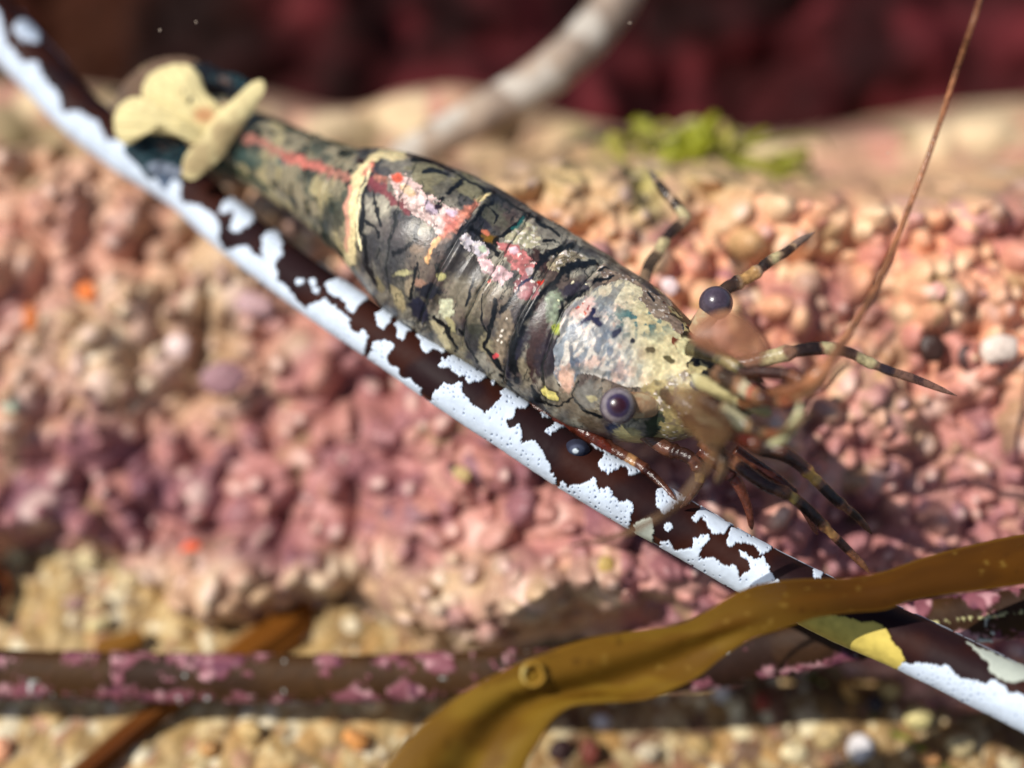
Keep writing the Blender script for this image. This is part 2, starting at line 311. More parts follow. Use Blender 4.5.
WH = [
 [(-160, -120), (-90, -90), (-30, -20), (4, 16), (6, 43), (14, 47), (21, 59), (37, 59), (47, 82), (59, 90), (64, 111), (78, 109), (96, 117), (105, 137), (128, 140), (150, 158), (183, 170), (182, 200), (198, 203), (213, 211), (221, 225), (220, 240), (224, 249), (239, 245), (247, 243), (255, 254), (264, 256), (261, 238), (268, 229), (279, 229), (282, 243), (283, 254), (276, 264), (278, 278), (288, 286), (296, 299), (305, 305), (317, 299), (325, 296), (337, 307), (352, 317), (350, 327), (356, 331), (364, 327), (369, 337), (366, 350), (360, 375), (100, 230), (-160, 40)],
 [(371, 346), (373, 339), (385, 336), (396, 347), (390, 356), (387, 361), (399, 366), (402, 376), (412, 378), (420, 386), (424, 394), (418, 410), (360, 370)],
 [(217.6, 209.5), (221.5, 200), (231, 196), (247, 206), (256, 215), (252.7, 223), (241, 232), (233, 231), (229, 225), (235, 211.5), (225, 215)],
 [(325, 282), (337, 276), (352, 282), (372, 296), (360, 305), (354, 312), (346.5, 309), (344.5, 301), (335, 297), (327, 290)],
 [(375, 311.5), (387, 306.5), (394, 317), (389, 325), (383, 330), (377, 325), (377, 317)],
 [(394, 321), (402.5, 317), (418, 327), (449, 350), (441.5, 354.5), (436, 349.5), (428, 353.5), (422, 350), (420, 339), (414, 331), (408, 333), (404, 341), (397, 339), (396, 329)],
 [(437.6, 364), (445.5, 355), (456, 354), (475, 365), (491, 377), (478.7, 382), (469, 385), (465, 377), (457, 374), (449, 369), (441.5, 368)],
 [(430, 399), (436, 388), (445.5, 380), (463, 381), (464, 393.5), (470, 396), (471, 403), (477, 404), (484.5, 410), (488.5, 407), (502, 393), (499, 389), (507, 388), (532, 404), (525.5, 409), (518, 407), (516, 415), (506, 421), (511, 424), (520.5, 422), (522.5, 434.5), (520.5, 441), (534, 439), (542, 448), (548, 464), (558, 478), (550, 500), (420, 420)],
 [(539, 411), (547, 413), (554, 420), (545, 418)],
 [(543, 429), (554, 421), (560, 422), (570, 428), (558, 429), (552, 434.5), (544, 433)],
 [(586, 439), (593, 441), (604.5, 448), (624, 460), (643, 471), (630, 477), (626, 468), (620, 466), (610, 472.6), (600.6, 470.6), (598, 462), (603.5, 454), (595, 448)],
 [(562, 477), (568, 484), (575, 481), (585, 480), (593, 474), (598, 486), (608.4, 485), (617, 499), (630, 498), (635, 507), (631, 526), (620, 545), (550, 500)],
 [(656, 489), (660.5, 484), (672, 485), (692, 500), (678, 503), (670, 510.5), (664.5, 515.5), (656, 505)],
 [(661, 541), (668, 537), (675, 547.6), (690, 545.7), (693, 536), (705.5, 531), (711, 538), (703.5, 547.6), (700, 556), (713, 555), (721, 562), (735, 563), (738.7, 575), (750, 567), (748, 560), (742, 557), (740, 549), (748, 552), (756, 556), (762, 552), (768, 565), (778, 580), (790, 588), (760, 625), (650, 555)],
 [(691, 514.5), (699.6, 504), (709, 510), (735, 524), (723, 534), (715, 535), (707, 526), (703.5, 518), (694, 523)],
 [(726, 540), (731, 527), (740.6, 526), (777, 547), (762, 553), (752, 545.7), (738.7, 544), (731, 547)],
 [(900, 661), (920, 660), (948, 664), (960, 675), (985, 681), (995, 677), (1007, 688), (1030, 697), (1060, 710), (1120, 745), (1230, 800), (1200, 850), (1000, 760), (890, 668)],
 [(12, 25), (20, 17), (31, 20), (42, 33), (38, 43), (23, 40)],
]
wh = np.zeros(len(x), bool)
jx = 1.4*(vn(D0, 90, 21)-.5); jy = 1.4*(vn(D0, 90, 22)-.5)
for p in WH: wh |= in_poly(wx+jx+.7, wy+jy+1.3, p) & in_poly(wx+jx-.7, wy+jy-1.3, p)
for cx, cy, r in [(299.6, 281, 3.2), (313, 282, 3.6), (316, 290, 3.6), (668, 526, 5), (817, 573, 5), (492, 381, 2), (443, 357, 2)]: wh |= np.hypot(wx-cx, wy-cy) < r
grey = in_poly(wx, wy, [(633, 524), (640, 520), (647, 515), (653, 516), (652, 528), (654, 544), (640, 545)]) | in_poly(wx, wy, [(966, 640), (990, 652), (1040, 672), (1017, 682), (1005, 680), (992, 672), (985, 660)])
yel = in_poly(wx, wy, [(800, 618), (815, 612), (845, 616), (876, 622), (884, 625), (891, 638), (901, 650), (904, 658), (896, 668), (860, 675), (790, 645)])
backside = nrm[:, 2] > .15
hid = (fbm(D0, 4.0, 71)+.12*fbm(D0, 20, 5) > .60); wh = np.where(backside, hid, wh); grey &= ~backside; yel &= ~backside
ci = np.floor(x/5.2).astype(np.int64); cj = np.floor(y/5.2).astype(np.int64); zc = ci*0
pit = np.hypot(x-5.2*(ci+.25+.5*_h(ci, cj, zc, 1)), y-5.2*(cj+.25+.5*_h(ci, cj, zc, 2))) < .35+.65*_h(ci, cj, zc, 3)
pit &= _h(ci, cj, zc, 4) > .45+.9*(.5-vn(D0, 4, 41))
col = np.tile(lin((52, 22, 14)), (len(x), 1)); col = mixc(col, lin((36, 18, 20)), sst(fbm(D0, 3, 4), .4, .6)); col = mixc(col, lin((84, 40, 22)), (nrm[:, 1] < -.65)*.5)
white = lin((220, 232, 246), .74)*(.86+.28*fbm(D0, 12, 8))[:, None]
col = np.where(wh[:, None], white, col); col = np.where((wh & pit)[:, None], lin((134, 148, 176)), col)
col = np.where(grey[:, None], lin((186, 192, 178)), col); col = np.where(yel[:, None], lin((222, 198, 100), .72)*(.85+.3*vn(D0, 30, 3))[:, None], col)
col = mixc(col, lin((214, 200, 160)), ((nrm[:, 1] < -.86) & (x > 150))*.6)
hgt = (.007+.003*(fbm(D0, 30, 19)-.5))*(wh | grey | yel)-.008*(wh & pit)+.004*(fbm(D0, 14, 9)-.5); D1 = D0+nrm*hgt[:, None]
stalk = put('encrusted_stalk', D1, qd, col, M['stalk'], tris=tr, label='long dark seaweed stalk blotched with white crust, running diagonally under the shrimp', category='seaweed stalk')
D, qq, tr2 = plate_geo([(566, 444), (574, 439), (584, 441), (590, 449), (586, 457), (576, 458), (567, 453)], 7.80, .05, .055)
x, y = proj(D); col = np.tile(lin((44, 46, 62)), (len(x), 1)); col = mixc(col, lin((90, 98, 120)), sst(-d_ell(x, y, 577, 450, 10, 7), -1, -.6)*.5); col = mixc(col, lin((220, 230, 236)), sst(-d_ell(x, y, 575.5, 451, 4, 3.4), -1, -.5))  # last mix paints a white highlight on the dome
put('tiny_limpet', D, qq, col, M['stem'], tris=tr2, label='tiny blue grey dome with painted white highlight, stuck on the white blotched stalk', category='limpet')

# ------------------------------------------------------------------ shrimp
sh = empty('shrimp', P(520, 330, 8.5), label='mottled olive and cream shrimp with purple eyes clinging along the white blotched stalk', category='shrimp')
BODY = [(198, 122, 9.180, 24), (210, 129, 9.140, 36), (228, 138, 9.120, 38), (246, 146, 9.100, 36), (270, 156, 9.002, 37), (300, 172, 8.860, 40), (330, 187, 8.678, 45), (348, 197, 8.570, 49), (362, 203, 8.500, 55), (376, 208, 8.429, 61),
        (400, 222, 8.320, 71), (440, 250, 8.220, 82), (480, 278, 8.200, 86), (530, 309, 8.140, 87), (580, 339, 8.050, 85), (620, 361, 7.960, 81), (650, 375, 7.880, 72), (680, 386, 7.780, 58), (705, 392, 7.680, 42), (730, 397, 7.580, 27), (752, 402, 7.500, 14), (764, 406, 7.460, 3)]
NSB, NTB = 760, 400
preb = catmull(BODY, NSB); xs = preb[:, 0]
step = np.zeros(NSB)
for bx, a, wd in [(358, 3.2, 4), (430, 1.3, 7), (478, 1.3, 7), (520, 1.5, 8), (566, 1.8, 9), (300, 1.5, 6)]:
    step += .5*a*np.exp(-((xs-bx)/wd)**2)-.5*a*.8*np.exp(-((xs-bx-wd*1.3)/wd/.7)**2)
preb[:, 3] += step
def brf(S, TH, RR):                               # rumpled surface; the side plates swell a little
    return RR*(1+.010*np.sin(TH*5+S*9)*np.sin(S*31))
D, s, tt, qd, tr = tube_geo(BODY, NSB, NTB, flat=.97, rfun=brf, pre=preb)
x0, y0 = proj(D)
cb = P(preb[:, 0], preb[:, 1], preb[:, 2]); ccb = np.vstack([cb[:1], np.repeat(cb, NTB, 0), cb[-1:]]); nb = D-ccb; nb /= np.linalg.norm(nb, axis=1)[:, None]+1e-9
front = nb[:, 2] < .25
ARCS = [[(486, 190), (471, 214), (456, 242), (440, 270), (428, 296), (420, 322)], [(531, 215), (514, 240), (497, 264), (478, 292), (466, 320), (461, 348)], [(568, 240), (552, 262), (536, 288), (520, 316), (508, 346), (503, 378)], [(602, 262), (582, 284), (563, 310), (550, 338), (542, 366), (546, 402)], [(312, 134), (304, 158), (302, 186), (310, 212)]]
dh = 0*x0
for arc in ARCS:                                   # each plate's hind lip stands a little over the next plate
    dh -= .009*np.exp(-(d_line(x0, y0, arc)/1.7)**2); dh += .009*np.exp(-(d_line(x0, y0, [(a+4.5, b+3) for a, b in arc])/3.5)**2)
D = D+nb*(dh*front)[:, None]
ax = (x0*.82+y0*.57); pe = (-x0*.57+y0*.82)      # along and across the body
pq = np.stack([ax, pe*.38, 40*D[:, 2]], -1)       # noise stretched across the body
x = x0+2.3*(vn(D, 16, 1)-.5)*2+1.1*(vn(D, 45, 2)-.5)*2; y = y0+2.3*(vn(D, 16, 3)-.5)*2+1.1*(vn(D, 45, 4)-.5)*2
gr = .6*vn(D, 75, 61)+.4*vn(D, 38, 62); n1 = fbm(pq, .05, 5, 4); n2 = fbm(pq, .13, 9, 3); n3 = fbm(D, 22, 6, 2); n4 = fbm(D, 9, 66, 3)
col = np.tile(lin((130, 123, 110)), (len(x), 1)); col = mixc(col, lin((176, 168, 148)), sst(n1, .48, .66)*.9); col = mixc(col, lin((60, 58, 60)), sst(-n1, -.50, -.36)*.95)
col = mixc(col, lin((44, 46, 58)), sst(n4, .50, .62)*.75); col = mixc(col, lin((112, 88, 74)), sst(vn(D, 5, 30), .55, .8)*.5)
vein = np.abs(n2-.5); col = mixc(col, lin((24, 30, 32)), sst(-vein-.02*(gr-.5), -.030, -.010)*sst(vn(D, 7, 12), .35, .55)*.8)
vein2 = np.abs(fbm(D, 11, 77, 3)-.5); col = mixc(col, lin((28, 40, 38)), sst(-vein2, -.014, -.004)*sst(vn(D, 6, 13), .5, .62)*.8)
gr2, gr3, gr4 = vn(D, 60, 63), vn(D, 48, 64), vn(D, 66, 65)
def blob(cx, cy, a, b, ang, c, k=1., soft=.25):
    global col
    d = d_ell(x, y, cx, cy, a, b, ang)+.5*(n3-.5)+(.9*(gr-.5) if min(a, b) > 1.8 else 0); col = mixc(col, lin(c), sst(-d, -1-soft, -1+soft)*k*front)
def line(pts, wd, c, k=1., soft=.6, gran=True):
    global col
    d = d_line(x, y, pts)/(wd*(.34+1.0*n3))+(1.8*(gr-.5) if gran else 0); cx_ = lin(c)*(1+(1.3*(gr2-.5) if sum(c) > 260 else 0))[:, None] if gran and sum(c) > 260 else lin(c)
    mk = (sst(-d, -1-soft, -1+soft*.5)*k*front)[:, None]; col = col*(1-mk)+cx_*mk
def poly(pts, c, k=1.):
    global col
    m = in_poly(x+9*(gr-.5), y+9*(n3-.5), pts); cc_ = lin(c)*(.62+.76*gr2)[:, None]; cc_ = mixc(cc_, lin((120, 100, 92)), (gr3 > .66)*.6); cc_ = mixc(cc_, lin((250, 238, 226)), (gr4 > .74)*.7); col = mixc(col, 1.0, m*0.) if 0 else col*(1-(m*k*front)[:, None])+cc_*(m*k*front)[:, None]
# broad tones
blob(388, 262, 24, 20, 60, (62, 62, 66), .75, .5); blob(392, 232, 22, 12, 30, (92, 84, 82), .7, .5); blob(415, 298, 30, 16, 60, (70, 68, 62), .7, .4)
blob(462, 268, 22, 14, 20, (52, 46, 46), .9, .4); blob(431, 292, 13, 9, 20, (34, 34, 44)); blob(419, 310, 9, 15, -30, (38, 38, 54)); blob(440, 300, 8, 5, 40, (70, 62, 52))
blob(474, 325, 8, 13, -20, (66, 66, 54), .8); blob(468, 300, 26, 16, 40, (128, 118, 98), .8, .4); blob(456, 345, 18, 9, 50, (136, 126, 100), .8)
blob(494, 214, 17, 9, 50, (96, 94, 78), .8); blob(430, 177, 28, 12, 30, (134, 126, 96), .85); blob(470, 187, 18, 10, 35, (138, 130, 98), .8)
blob(446, 190, 12, 8, 30, (92, 88, 82), .7)
line([(534, 262), (552, 274), (549, 300), (538, 338), (530, 372)], 11, (66, 44, 42), .95, .5)
blob(515, 352, 9, 25, 12, (26, 24, 42), .95, .4); blob(549, 357, 13, 22, 10, (50, 42, 50), .95, .4); blob(560, 285, 26, 12, 0, (92, 78, 70), .85, .4); blob(575, 289, 15, 7, -20, (42, 40, 58), .8)
line([(505, 312), (502, 330), (495, 358)], 8, (134, 118, 98), .9); line([(521, 358), (526, 385)], 5, (134, 122, 100), .9)
line([(553, 300), (558, 328)], 9, (126, 136, 112), .95); blob(556, 329, 5, 5, 0, (160, 168, 70)); blob(575, 405, 30, 14, 30, (122, 108, 90), .8, .4)
poly([(595, 262), (620, 272), (660, 296), (694, 322), (700, 345), (660, 325), (640, 300), (600, 284)], (156, 132, 110), .8)
# light patches
for a in [(446, 310, 8, 9, 0, (212, 210, 176)), (442, 335, 15, 5, 55, (202, 188, 148)), (399, 300, 13, 4.5, 62, (160, 146, 112)), (440, 277, 5, 4, 0, (182, 174, 118)), (403, 273, 8, 3.5, -5, (176, 168, 124)), (408, 287, 5, 9, 20, (158, 142, 118)),
          (450, 325, 7, 4, 50, (176, 166, 124)), (417, 250, 7, 5, 10, (150, 128, 108)), (378, 283, 4, 9, -25, (128, 118, 92)), (486, 345, 6, 10, -15, (146, 136, 108)), (420, 282, 5, 4, 0, (160, 124, 104))]: blob(*a)
poly([(508, 231), (521, 220), (534, 225), (540, 236), (538, 243), (527, 249), (507, 239)], (188, 180, 148)); poly([(546, 262), (560, 250), (576, 250), (587, 258), (572, 263), (560, 271), (550, 272)], (160, 146, 118))
for k in range(4): line([(553+k*3, 266+k*1.5), (563+k*3, 257+k*1.2), (578+k, 254+k)], .5, (70, 60, 48), .8)
# dark marks
BK = (20, 22, 26)
for p, wd in [([(413, 159), (427, 162), (440, 164)], 1.7), ([(424, 171), (437, 171), (448, 174)], 1.4), ([(463, 181), (456, 187), (448, 194)], 2.1), ([(443, 198), (437, 206), (428, 213)], 1.8),
              ([(385, 157), (410, 153), (430, 158), (455, 172), (480, 186), (505, 201), (530, 216), (560, 236)], 1.6), ([(377, 160), (368, 174), (363, 202), (363, 234), (366, 262), (376, 285)], 2.6), ([(377, 187), (376, 207), (381, 226)], 1.6),
              ([(393, 213), (395, 228), (390, 240)], 1.8), ([(418, 227), (413, 240), (404, 250), (395, 252)], 2.6), ([(468, 228), (478, 234), (487, 246), (497, 254)], 2.8), ([(494, 202), (482, 207), (474, 220), (464, 230)], 2.0), ([(417, 263), (413, 284), (409, 298)], 1.5),
              ([(496, 300), (490, 327), (485, 346), (498, 368), (512, 384)], 1.8), ([(473, 280), (470, 296), (464, 306)], 1.4), ([(484, 296), (482, 318), (486, 332)], 1.0), ([(571, 246), (557, 249), (544, 258), (535, 268), (532, 278)], 3.6), ([(594, 263), (575, 264), (564, 271), (553, 286), (538, 298), (527, 315), (516, 336), (511, 356), (517, 380)], 4.0),
              ([(524, 285), (510, 300), (498, 312)], 3.0), ([(568, 272), (580, 264), (594, 261)], 3.2), ([(598, 271), (608, 269)], 1.5), ([(594, 282), (609, 279), (613, 276)], 1.6), ([(568, 300), (581, 294)], 3), ([(562, 305), (563, 316)], 2.8), ([(526, 216), (514, 224), (505, 236), (494, 240)], 2.2),
              ([(563, 352), (558, 372), (560, 384)], 2.), ([(530, 385), (541, 402), (560, 407), (572, 398)], 1.5), ([(578, 382), (572, 396), (586, 412), (602, 418)], 1.6), ([(648, 293), (655, 300)], 1.5), ([(366, 222), (376, 228), (380, 238)], 1.4), ([(400, 320), (420, 340), (440, 360)], 1.6), ([(500, 376), (520, 396)], 1.2), ([(460, 330), (470, 348), (478, 362)], 1.3),
              ([(434, 318), (444, 326), (452, 338), (456, 350)], 1.6), ([(488, 205), (497, 214), (494, 222)], 1.8), ([(543, 240), (556, 243)], 1.4)]: line(p, wd, BK)
line([(524, 219), (512, 228)], 1.6, (30, 96, 92), .8)
blob(490, 239, 9, 5, 25, (120, 88, 30)); blob(497, 243, 4, 5, 0, (26, 22, 16)); blob(486, 233, 5, 2.4, 10, (206, 120, 90))
# dorsal stripe
line([(370, 182), (384, 191), (398, 202), (408, 209)], 4.6, (126, 60, 66), .9); line([(376, 178), (384, 180)], 3.5, (160, 106, 90))
poly([(390, 182), (390, 174), (402, 171), (427, 191), (441, 202), (459, 212), (466, 218), (452, 233), (440, 236), (427, 223), (409, 210), (399, 195)], (228, 196, 186)); blob(408, 190, 9, 4, 40, (226, 190, 130), .6); blob(430, 207, 8, 5, 40, (206, 186, 204), .7)
blob(398, 176, 6, 4.5, -20, (226, 104, 78)); blob(439, 206, 3, 3, 0, (40, 20, 36)); blob(430, 213, 4, 2, 20, (90, 70, 84), .7)
line([(478, 201), (470, 208), (461, 220), (452, 229), (444, 236)], 3.8, (224, 140, 114), .85); line([(446, 219), (455, 222), (448, 232)], 4, (216, 124, 112), .7); blob(482, 198, 7, 2.8, -25, (228, 206, 150)); line([(440, 240), (434, 248), (428, 262)], 2.4, (236, 180, 122)); blob(452, 213, 6, 3.5, 20, (226, 192, 206)); blob(447, 239, 10, 3, -40, (160, 136, 122), .7)
poly([(457, 238), (465, 235), (480, 243), (489, 252), (486, 260), (475, 257), (462, 247)], (212, 202, 206)); blob(481, 250, 5, 3, 20, (196, 206, 176))
poly([(476, 257), (485, 254), (493, 261), (502, 268), (514, 274), (502, 287), (491, 277), (481, 267)], (216, 178, 178)); poly([(499, 244), (510, 242), (521, 250), (532, 263), (527, 275), (516, 271), (506, 260)], (192, 118, 114)); blob(514, 250, 5, 3, 20, (240, 200, 206))
poly([(513, 281), (525, 272), (540, 283), (536, 300), (518, 298)], (154, 98, 100)); line([(516, 292), (524, 281), (531, 277)], 1.8, (24, 26, 60)); blob(539.5, 282, 3.4, 2.8, 0, (214, 54, 34)); blob(528, 271, 4, 3, 0, (196, 178, 176)); blob(524, 289, 4, 3, 0, (206, 168, 164), .8); blob(490, 281, 2.4, 2.4, 0, (220, 110, 96))
for a in [(501, 331, 1.5), (499.5, 336, 1.4), (497.5, 340, 1.3), (507, 318, 1), (501, 344, .9)]: blob(a[0], a[1], a[2], a[2], 0, (244, 232, 214), 1)
blob(494.7, 356.5, 2.6, 2.6, 0, (214, 84, 88)); blob(573, 282, 1.2, 1.2, 0, (250, 240, 200)); blob(586, 285, 1.2, .8, 0, (250, 240, 200)); blob(559, 300, 1.2, 1.2, 0, (250, 250, 200))
# overlapping plates: a dark seam with a paler lip
for arc in ([(486, 190), (471, 214), (456, 242), (440, 270), (428, 296), (420, 322)], [(531, 215), (514, 240), (497, 264), (478, 292), (466, 320), (461, 348)], [(568, 240), (552, 262), (536, 288), (520, 316), (508, 346), (503, 378)], [(602, 262), (582, 284), (563, 310), (550, 338), (542, 366), (546, 402)], [(420, 158), (408, 176), (398, 205), (390, 236), (386, 262), (390, 292)]):
    line(arc, .9, (30, 34, 32), .75)
for k in range(34):                                # short ragged cross lines
    t_ = random.random(); i_ = int(260+t_*300); bx, by, hw_ = preb[i_, 0], preb[i_, 1], preb[i_, 3]; v0 = random.uniform(-.9, .9); L_ = random.uniform(4, 16); pts = []; cx1, cy1 = bx-.57*hw_*v0*-1, by-.82*hw_*v0
    for q_ in range(4): pts.append((cx1-.45*L_*q_/3+random.uniform(-2, 2), cy1+.85*L_*q_/3+random.uniform(-2, 2)))
    line(pts, random.uniform(.4, .9), (30, 34, 34), .8)
# carapace patch
CP = [(595, 288), (624, 281), (641, 288), (639, 300), (650, 311), (666, 320), (673, 331), (692, 338), (700, 352), (694, 362), (681, 371), (665, 380), (649, 385), (627, 386), (607, 381), (587, 376), (577, 377), (572, 388), (563, 389), (554, 371), (553, 350), (558, 334), (562, 315), (576, 298), (588, 296)]
m = in_poly(x+5*(n3-.5), y+5*(n4-.5), CP)*front
cp = np.tile(lin((204, 196, 184)), (len(x), 1)); cp = mixc(cp, lin((216, 178, 160)), sst(fbm(D, 20, 41), .50, .64)*.7); cp = mixc(cp, lin((120, 134, 146)), sst(fbm(pq*np.array([1, 1.2, 1]), .16, 43, 4), .49, .60)*.8*sst(-x, -660, -600)); cp = mixc(cp, lin((208, 194, 146)), sst(x-.25*(y-330), 608, 652)*.9)
cp = mixc(cp, lin((226, 212, 176)), sst(-y, -312, -290)*.7); cp = mixc(cp, lin((84, 120, 118)), sst(fbm(D, 26, 47), .56, .64)*.75*np.exp(-((x-640)/34)**2-((y-318)/18)**2)*1.6); cp = mixc(cp, lin((66, 80, 100)), sst(fbm(D*np.array([1., .6, 1]), 20, 48), .57, .66)*.75*sst(-x, -640, -600)*sst(y, 300, 330)); cp *= (.8+.4*vn(D, 50, 3))[:, None]; cp = mixc(cp, lin((110, 116, 122)), sst(fbm(pq, .22, 93, 3), .53, .62)*.7*sst(-x, -655, -610))
col = np.where(m[:, None] > 0, cp, col)
blob(566, 378, 8, 13, -15, (226, 180, 154), .8); blob(585, 309, 13, 8, -40, (228, 190, 178), .8)
for k in range(14):
    a, b = 574+random.random()*22, 300+random.random()*20; blob(a, b, 1.1, 1.1, 0, random.choice([(250, 236, 220), (200, 90, 60), (160, 70, 70)]))
NV = (20, 22, 58); line([(594, 309), (590, 318), (582, 324)], 2.4, NV); line([(590, 318), (600, 324)], 3.0, NV); blob(616.5, 331, 6, 2.6, -50, (56, 58, 78)); blob(633.5, 341, 2.8, 2.6, 0, (50, 50, 56)); blob(650.6, 350, 5, 3.4, 0, (56, 50, 34)); blob(649, 353, 9, 6, 0, (150, 130, 90), .3, .6); blob(668, 360, 7, 2.6, 28, (92, 82, 50)); blob(685, 324, 3.6, 4.6, 0, (26, 28, 46))
blob(611, 352, 3, 6, 20, (92, 106, 124), .8); blob(600, 344, 8, 2, 110, (110, 120, 134), .6); blob(640, 372, 3, 8, 10, (110, 124, 120), .6)
# lower side
blob(548.6, 394, 14, 7.5, 30, (64, 58, 46), .8, .2); blob(548.6, 394, 10, 4.3, 30, (238, 222, 134), 1, .12); blob(587, 395, 13, 12, 20, (132, 128, 120), .9, .35); blob(592, 399, 5, 3, 0, (196, 184, 140), .8); blob(616, 429, 13, 6, 10, (26, 34, 62)); blob(630, 436, 15, 8, 20, (176, 164, 112)); blob(655, 428, 9, 14, 10, (58, 66, 50)); blob(672, 436, 14, 14, 10, (48, 60, 54)); blob(645, 404, 18, 12, -30, (190, 174, 118), .8, .4)
blob(592, 425, 16, 5, 25, (108, 90, 70), .8); blob(590, 372, 30, 3, 8, (80, 82, 78), .5, .5)
# head end
poly([(640, 384), (668, 378), (694, 366), (716, 390), (712, 440), (684, 452), (650, 444), (664, 420), (650, 400)], (168, 150, 102), .9); blob(668, 398, 5, 12, -40, (92, 70, 44)); blob(690, 420, 9, 6, 30, (58, 44, 30)); blob(684, 392, 6, 9, 40, (196, 178, 126))
hm = sst(x-.3*(y-380), 664, 722)*front; hd = np.tile(lin((66, 54, 36)), (len(x), 1)); hd = mixc(hd, lin((176, 162, 116)), sst(fbm(D, 14, 3), .48, .56)); hd = mixc(hd, lin((126, 66, 44)), sst(fbm(D, 10, 4), .56, .64)); hd = mixc(hd, lin((24, 22, 18)), sst(fbm(D, 17, 14), .55, .62))
col = np.where(((hm > .03) & (hm > .5+2.2*(fbm(D, 9, 201)-.5)))[:, None], hd, col); blob(686, 345, 11, 9, 0, (222, 212, 162), .9)
# narrow tail
tl = sst(-x, -362, -352); tcol = np.tile(lin((138, 128, 104)), (len(x), 1)); tcol = mixc(tcol, lin((64, 70, 60)), sst(fbm(D, 9, 51)+.16*(gr-.5), .48, .62)*.85); tcol = mixc(tcol, lin((34, 38, 32)), sst(fbm(D, 16, 52)+.2*(gr-.5), .54, .64)); tcol = mixc(tcol, lin((172, 158, 118)), sst(fbm(D, 8, 53), .56, .68)*.8)
col = col*(1-tl[:, None])+tcol*tl[:, None]
blob(247, 158, 20, 8, 20, (50, 74, 70), .8); blob(286, 160, 9, 6, 20, (44, 84, 84), .8); blob(272, 150, 8, 5, 0, (140, 128, 100)); line([(237, 133), (262, 142), (285, 156), (320, 166), (348, 180)], 4.5, (166, 108, 94), .8); line([(286, 157), (300, 160), (322, 168)], 5, (190, 110, 96), .85); line([(262, 108), (270, 118), (300, 130), (345, 146)], 2.4, (52, 56, 40), .9); line([(208, 172), (225, 163), (240, 172), (270, 190)], 3, (40, 56, 40)); blob(332, 215, 12, 20, 20, (42, 52, 48), .8)
blob(204, 128, 18, 30, 30, (226, 186, 134), 1, .2); line([(262, 112), (246, 130), (228, 150), (214, 168)], 3, (38, 50, 44), .9)
line([(350, 262), (351, 232), (352, 210), (355, 186), (363, 167), (380, 155), (402, 152)], 5.2, (226, 206, 156), gran=False); line([(347, 250), (346, 215), (350, 188)], 2.2, (212, 146, 126), .8, gran=False); line([(366, 172), (372, 165)], 3, (222, 140, 116)); line([(359, 250), (358, 212), (361, 190), (370, 170)], 1.2, (240, 226, 180), gran=False); blob(360, 160, 3, 2.4, -40, (48, 26, 24))
col *= (.72+.56*vn(D, 70, 88))[:, None]*(.85+.3*vn(D, 34, 89))[:, None]
put('body', D, qd, col, M['shell'], sh, tris=tr)

def mott(D, a, b, c, s=16, seed=0):
    r = np.tile(lin(a), (len(D), 1)); r = mixc(r, lin(b), sst(fbm(D, s, seed), .48, .56)); return mixc(r, lin(c), sst(fbm(D, s*1.2, seed+9), .55, .62))
def eye(px, py, z, r, stalk_pts, axis):
    D, s, tt, qd, tr = tube_geo(stalk_pts, 30, 24); k = put('eye_stalk', D, qd, mott(D, (210, 170, 132), (190, 146, 110), (220, 196, 156)), M['tail'], sh, tris=tr)
    n = 48; c = P(px, py, z); R_ = r*z/K; u, v = np.meshgrid(np.linspace(0.02, np.pi-.02, n), np.linspace(0, 2*np.pi, 2*n, endpoint=False), indexing='ij')
    N = np.stack([np.sin(u)*np.cos(v), np.sin(u)*np.sin(v), np.cos(u)], -1).reshape(-1, 3); D = c+N*R_; a = np.array(axis, float); a /= np.linalg.norm(a); t = N@a
    col = np.tile(lin((72, 60, 72)), (len(D), 1)); col = mixc(col, lin((132, 122, 126)), sst(t, .30, .62)); col = mixc(col, lin((56, 44, 72)), sst(t, .70, .82)); col = mixc(col, lin((50, 18, 28)), sst(t, .86, .95)); col *= (.85+.3*vn(D, 60, 2))[:, None]
    e = put('eye', D, gridq(n, 2*n, True), col, M['eye'], sh)
eye(618, 406, 7.53, 18.5, [(655, 404, 7.66, 13), (642, 405, 7.6, 13), (628, 405, 7.56, 13), (618, 406, 7.53, 11)], (-.05, .05, -1))
eye(716, 303, 7.66, 17, [(684, 346, 7.78, 6), (696, 331, 7.74, 8), (707, 316, 7.68, 11), (714, 306, 7.66, 12)], (.25, .6, .9))

def limb(name, pts, bands, base=(176, 146, 116), dark=(24, 18, 18), ns=110, nt_=16, joints=(), mat='limb', flat=.8, mseed=0, parent=None):
    pre = catmull(pts, ns); s = np.linspace(0, 1, ns); pre[:, 3] *= dict(walking_leg=.85, antennule=.75, mouthpart=.8).get(name, 1)
    for j in joints: pre[:, 3] *= 1+.20*np.exp(-((s-j)/.02)**2)-.14*np.exp(-((s-j-.03)/.02)**2)
    pre[:, 3] *= np.minimum(1, np.sqrt(np.clip((1-s)*ns/6, .02, 1)))
    D, s, tt, qd, tr = tube_geo(pts, ns, nt_, flat=flat, pre=pre); col = mott(D, base, tuple(int(v*.85) for v in base), tuple(min(255, int(v*1.18)) for v in base), 12, mseed)
    sw = s+.06*(vn(D, 20, 5)-.5)
    for a, b, *c in bands: col = mixc(col, lin(c[0] if c else dark)*(.6+.8*vn(D, 30, 6))[:, None].mean(), (.9+.1*vn(D, 25, 8))*sst(sw, a-.008, a+.008)*sst(-sw, -b-.008, -b+.008))
    return put(name, D, qd, col, M[mat], parent or sh, tris=tr)
CR = (214, 200, 150)
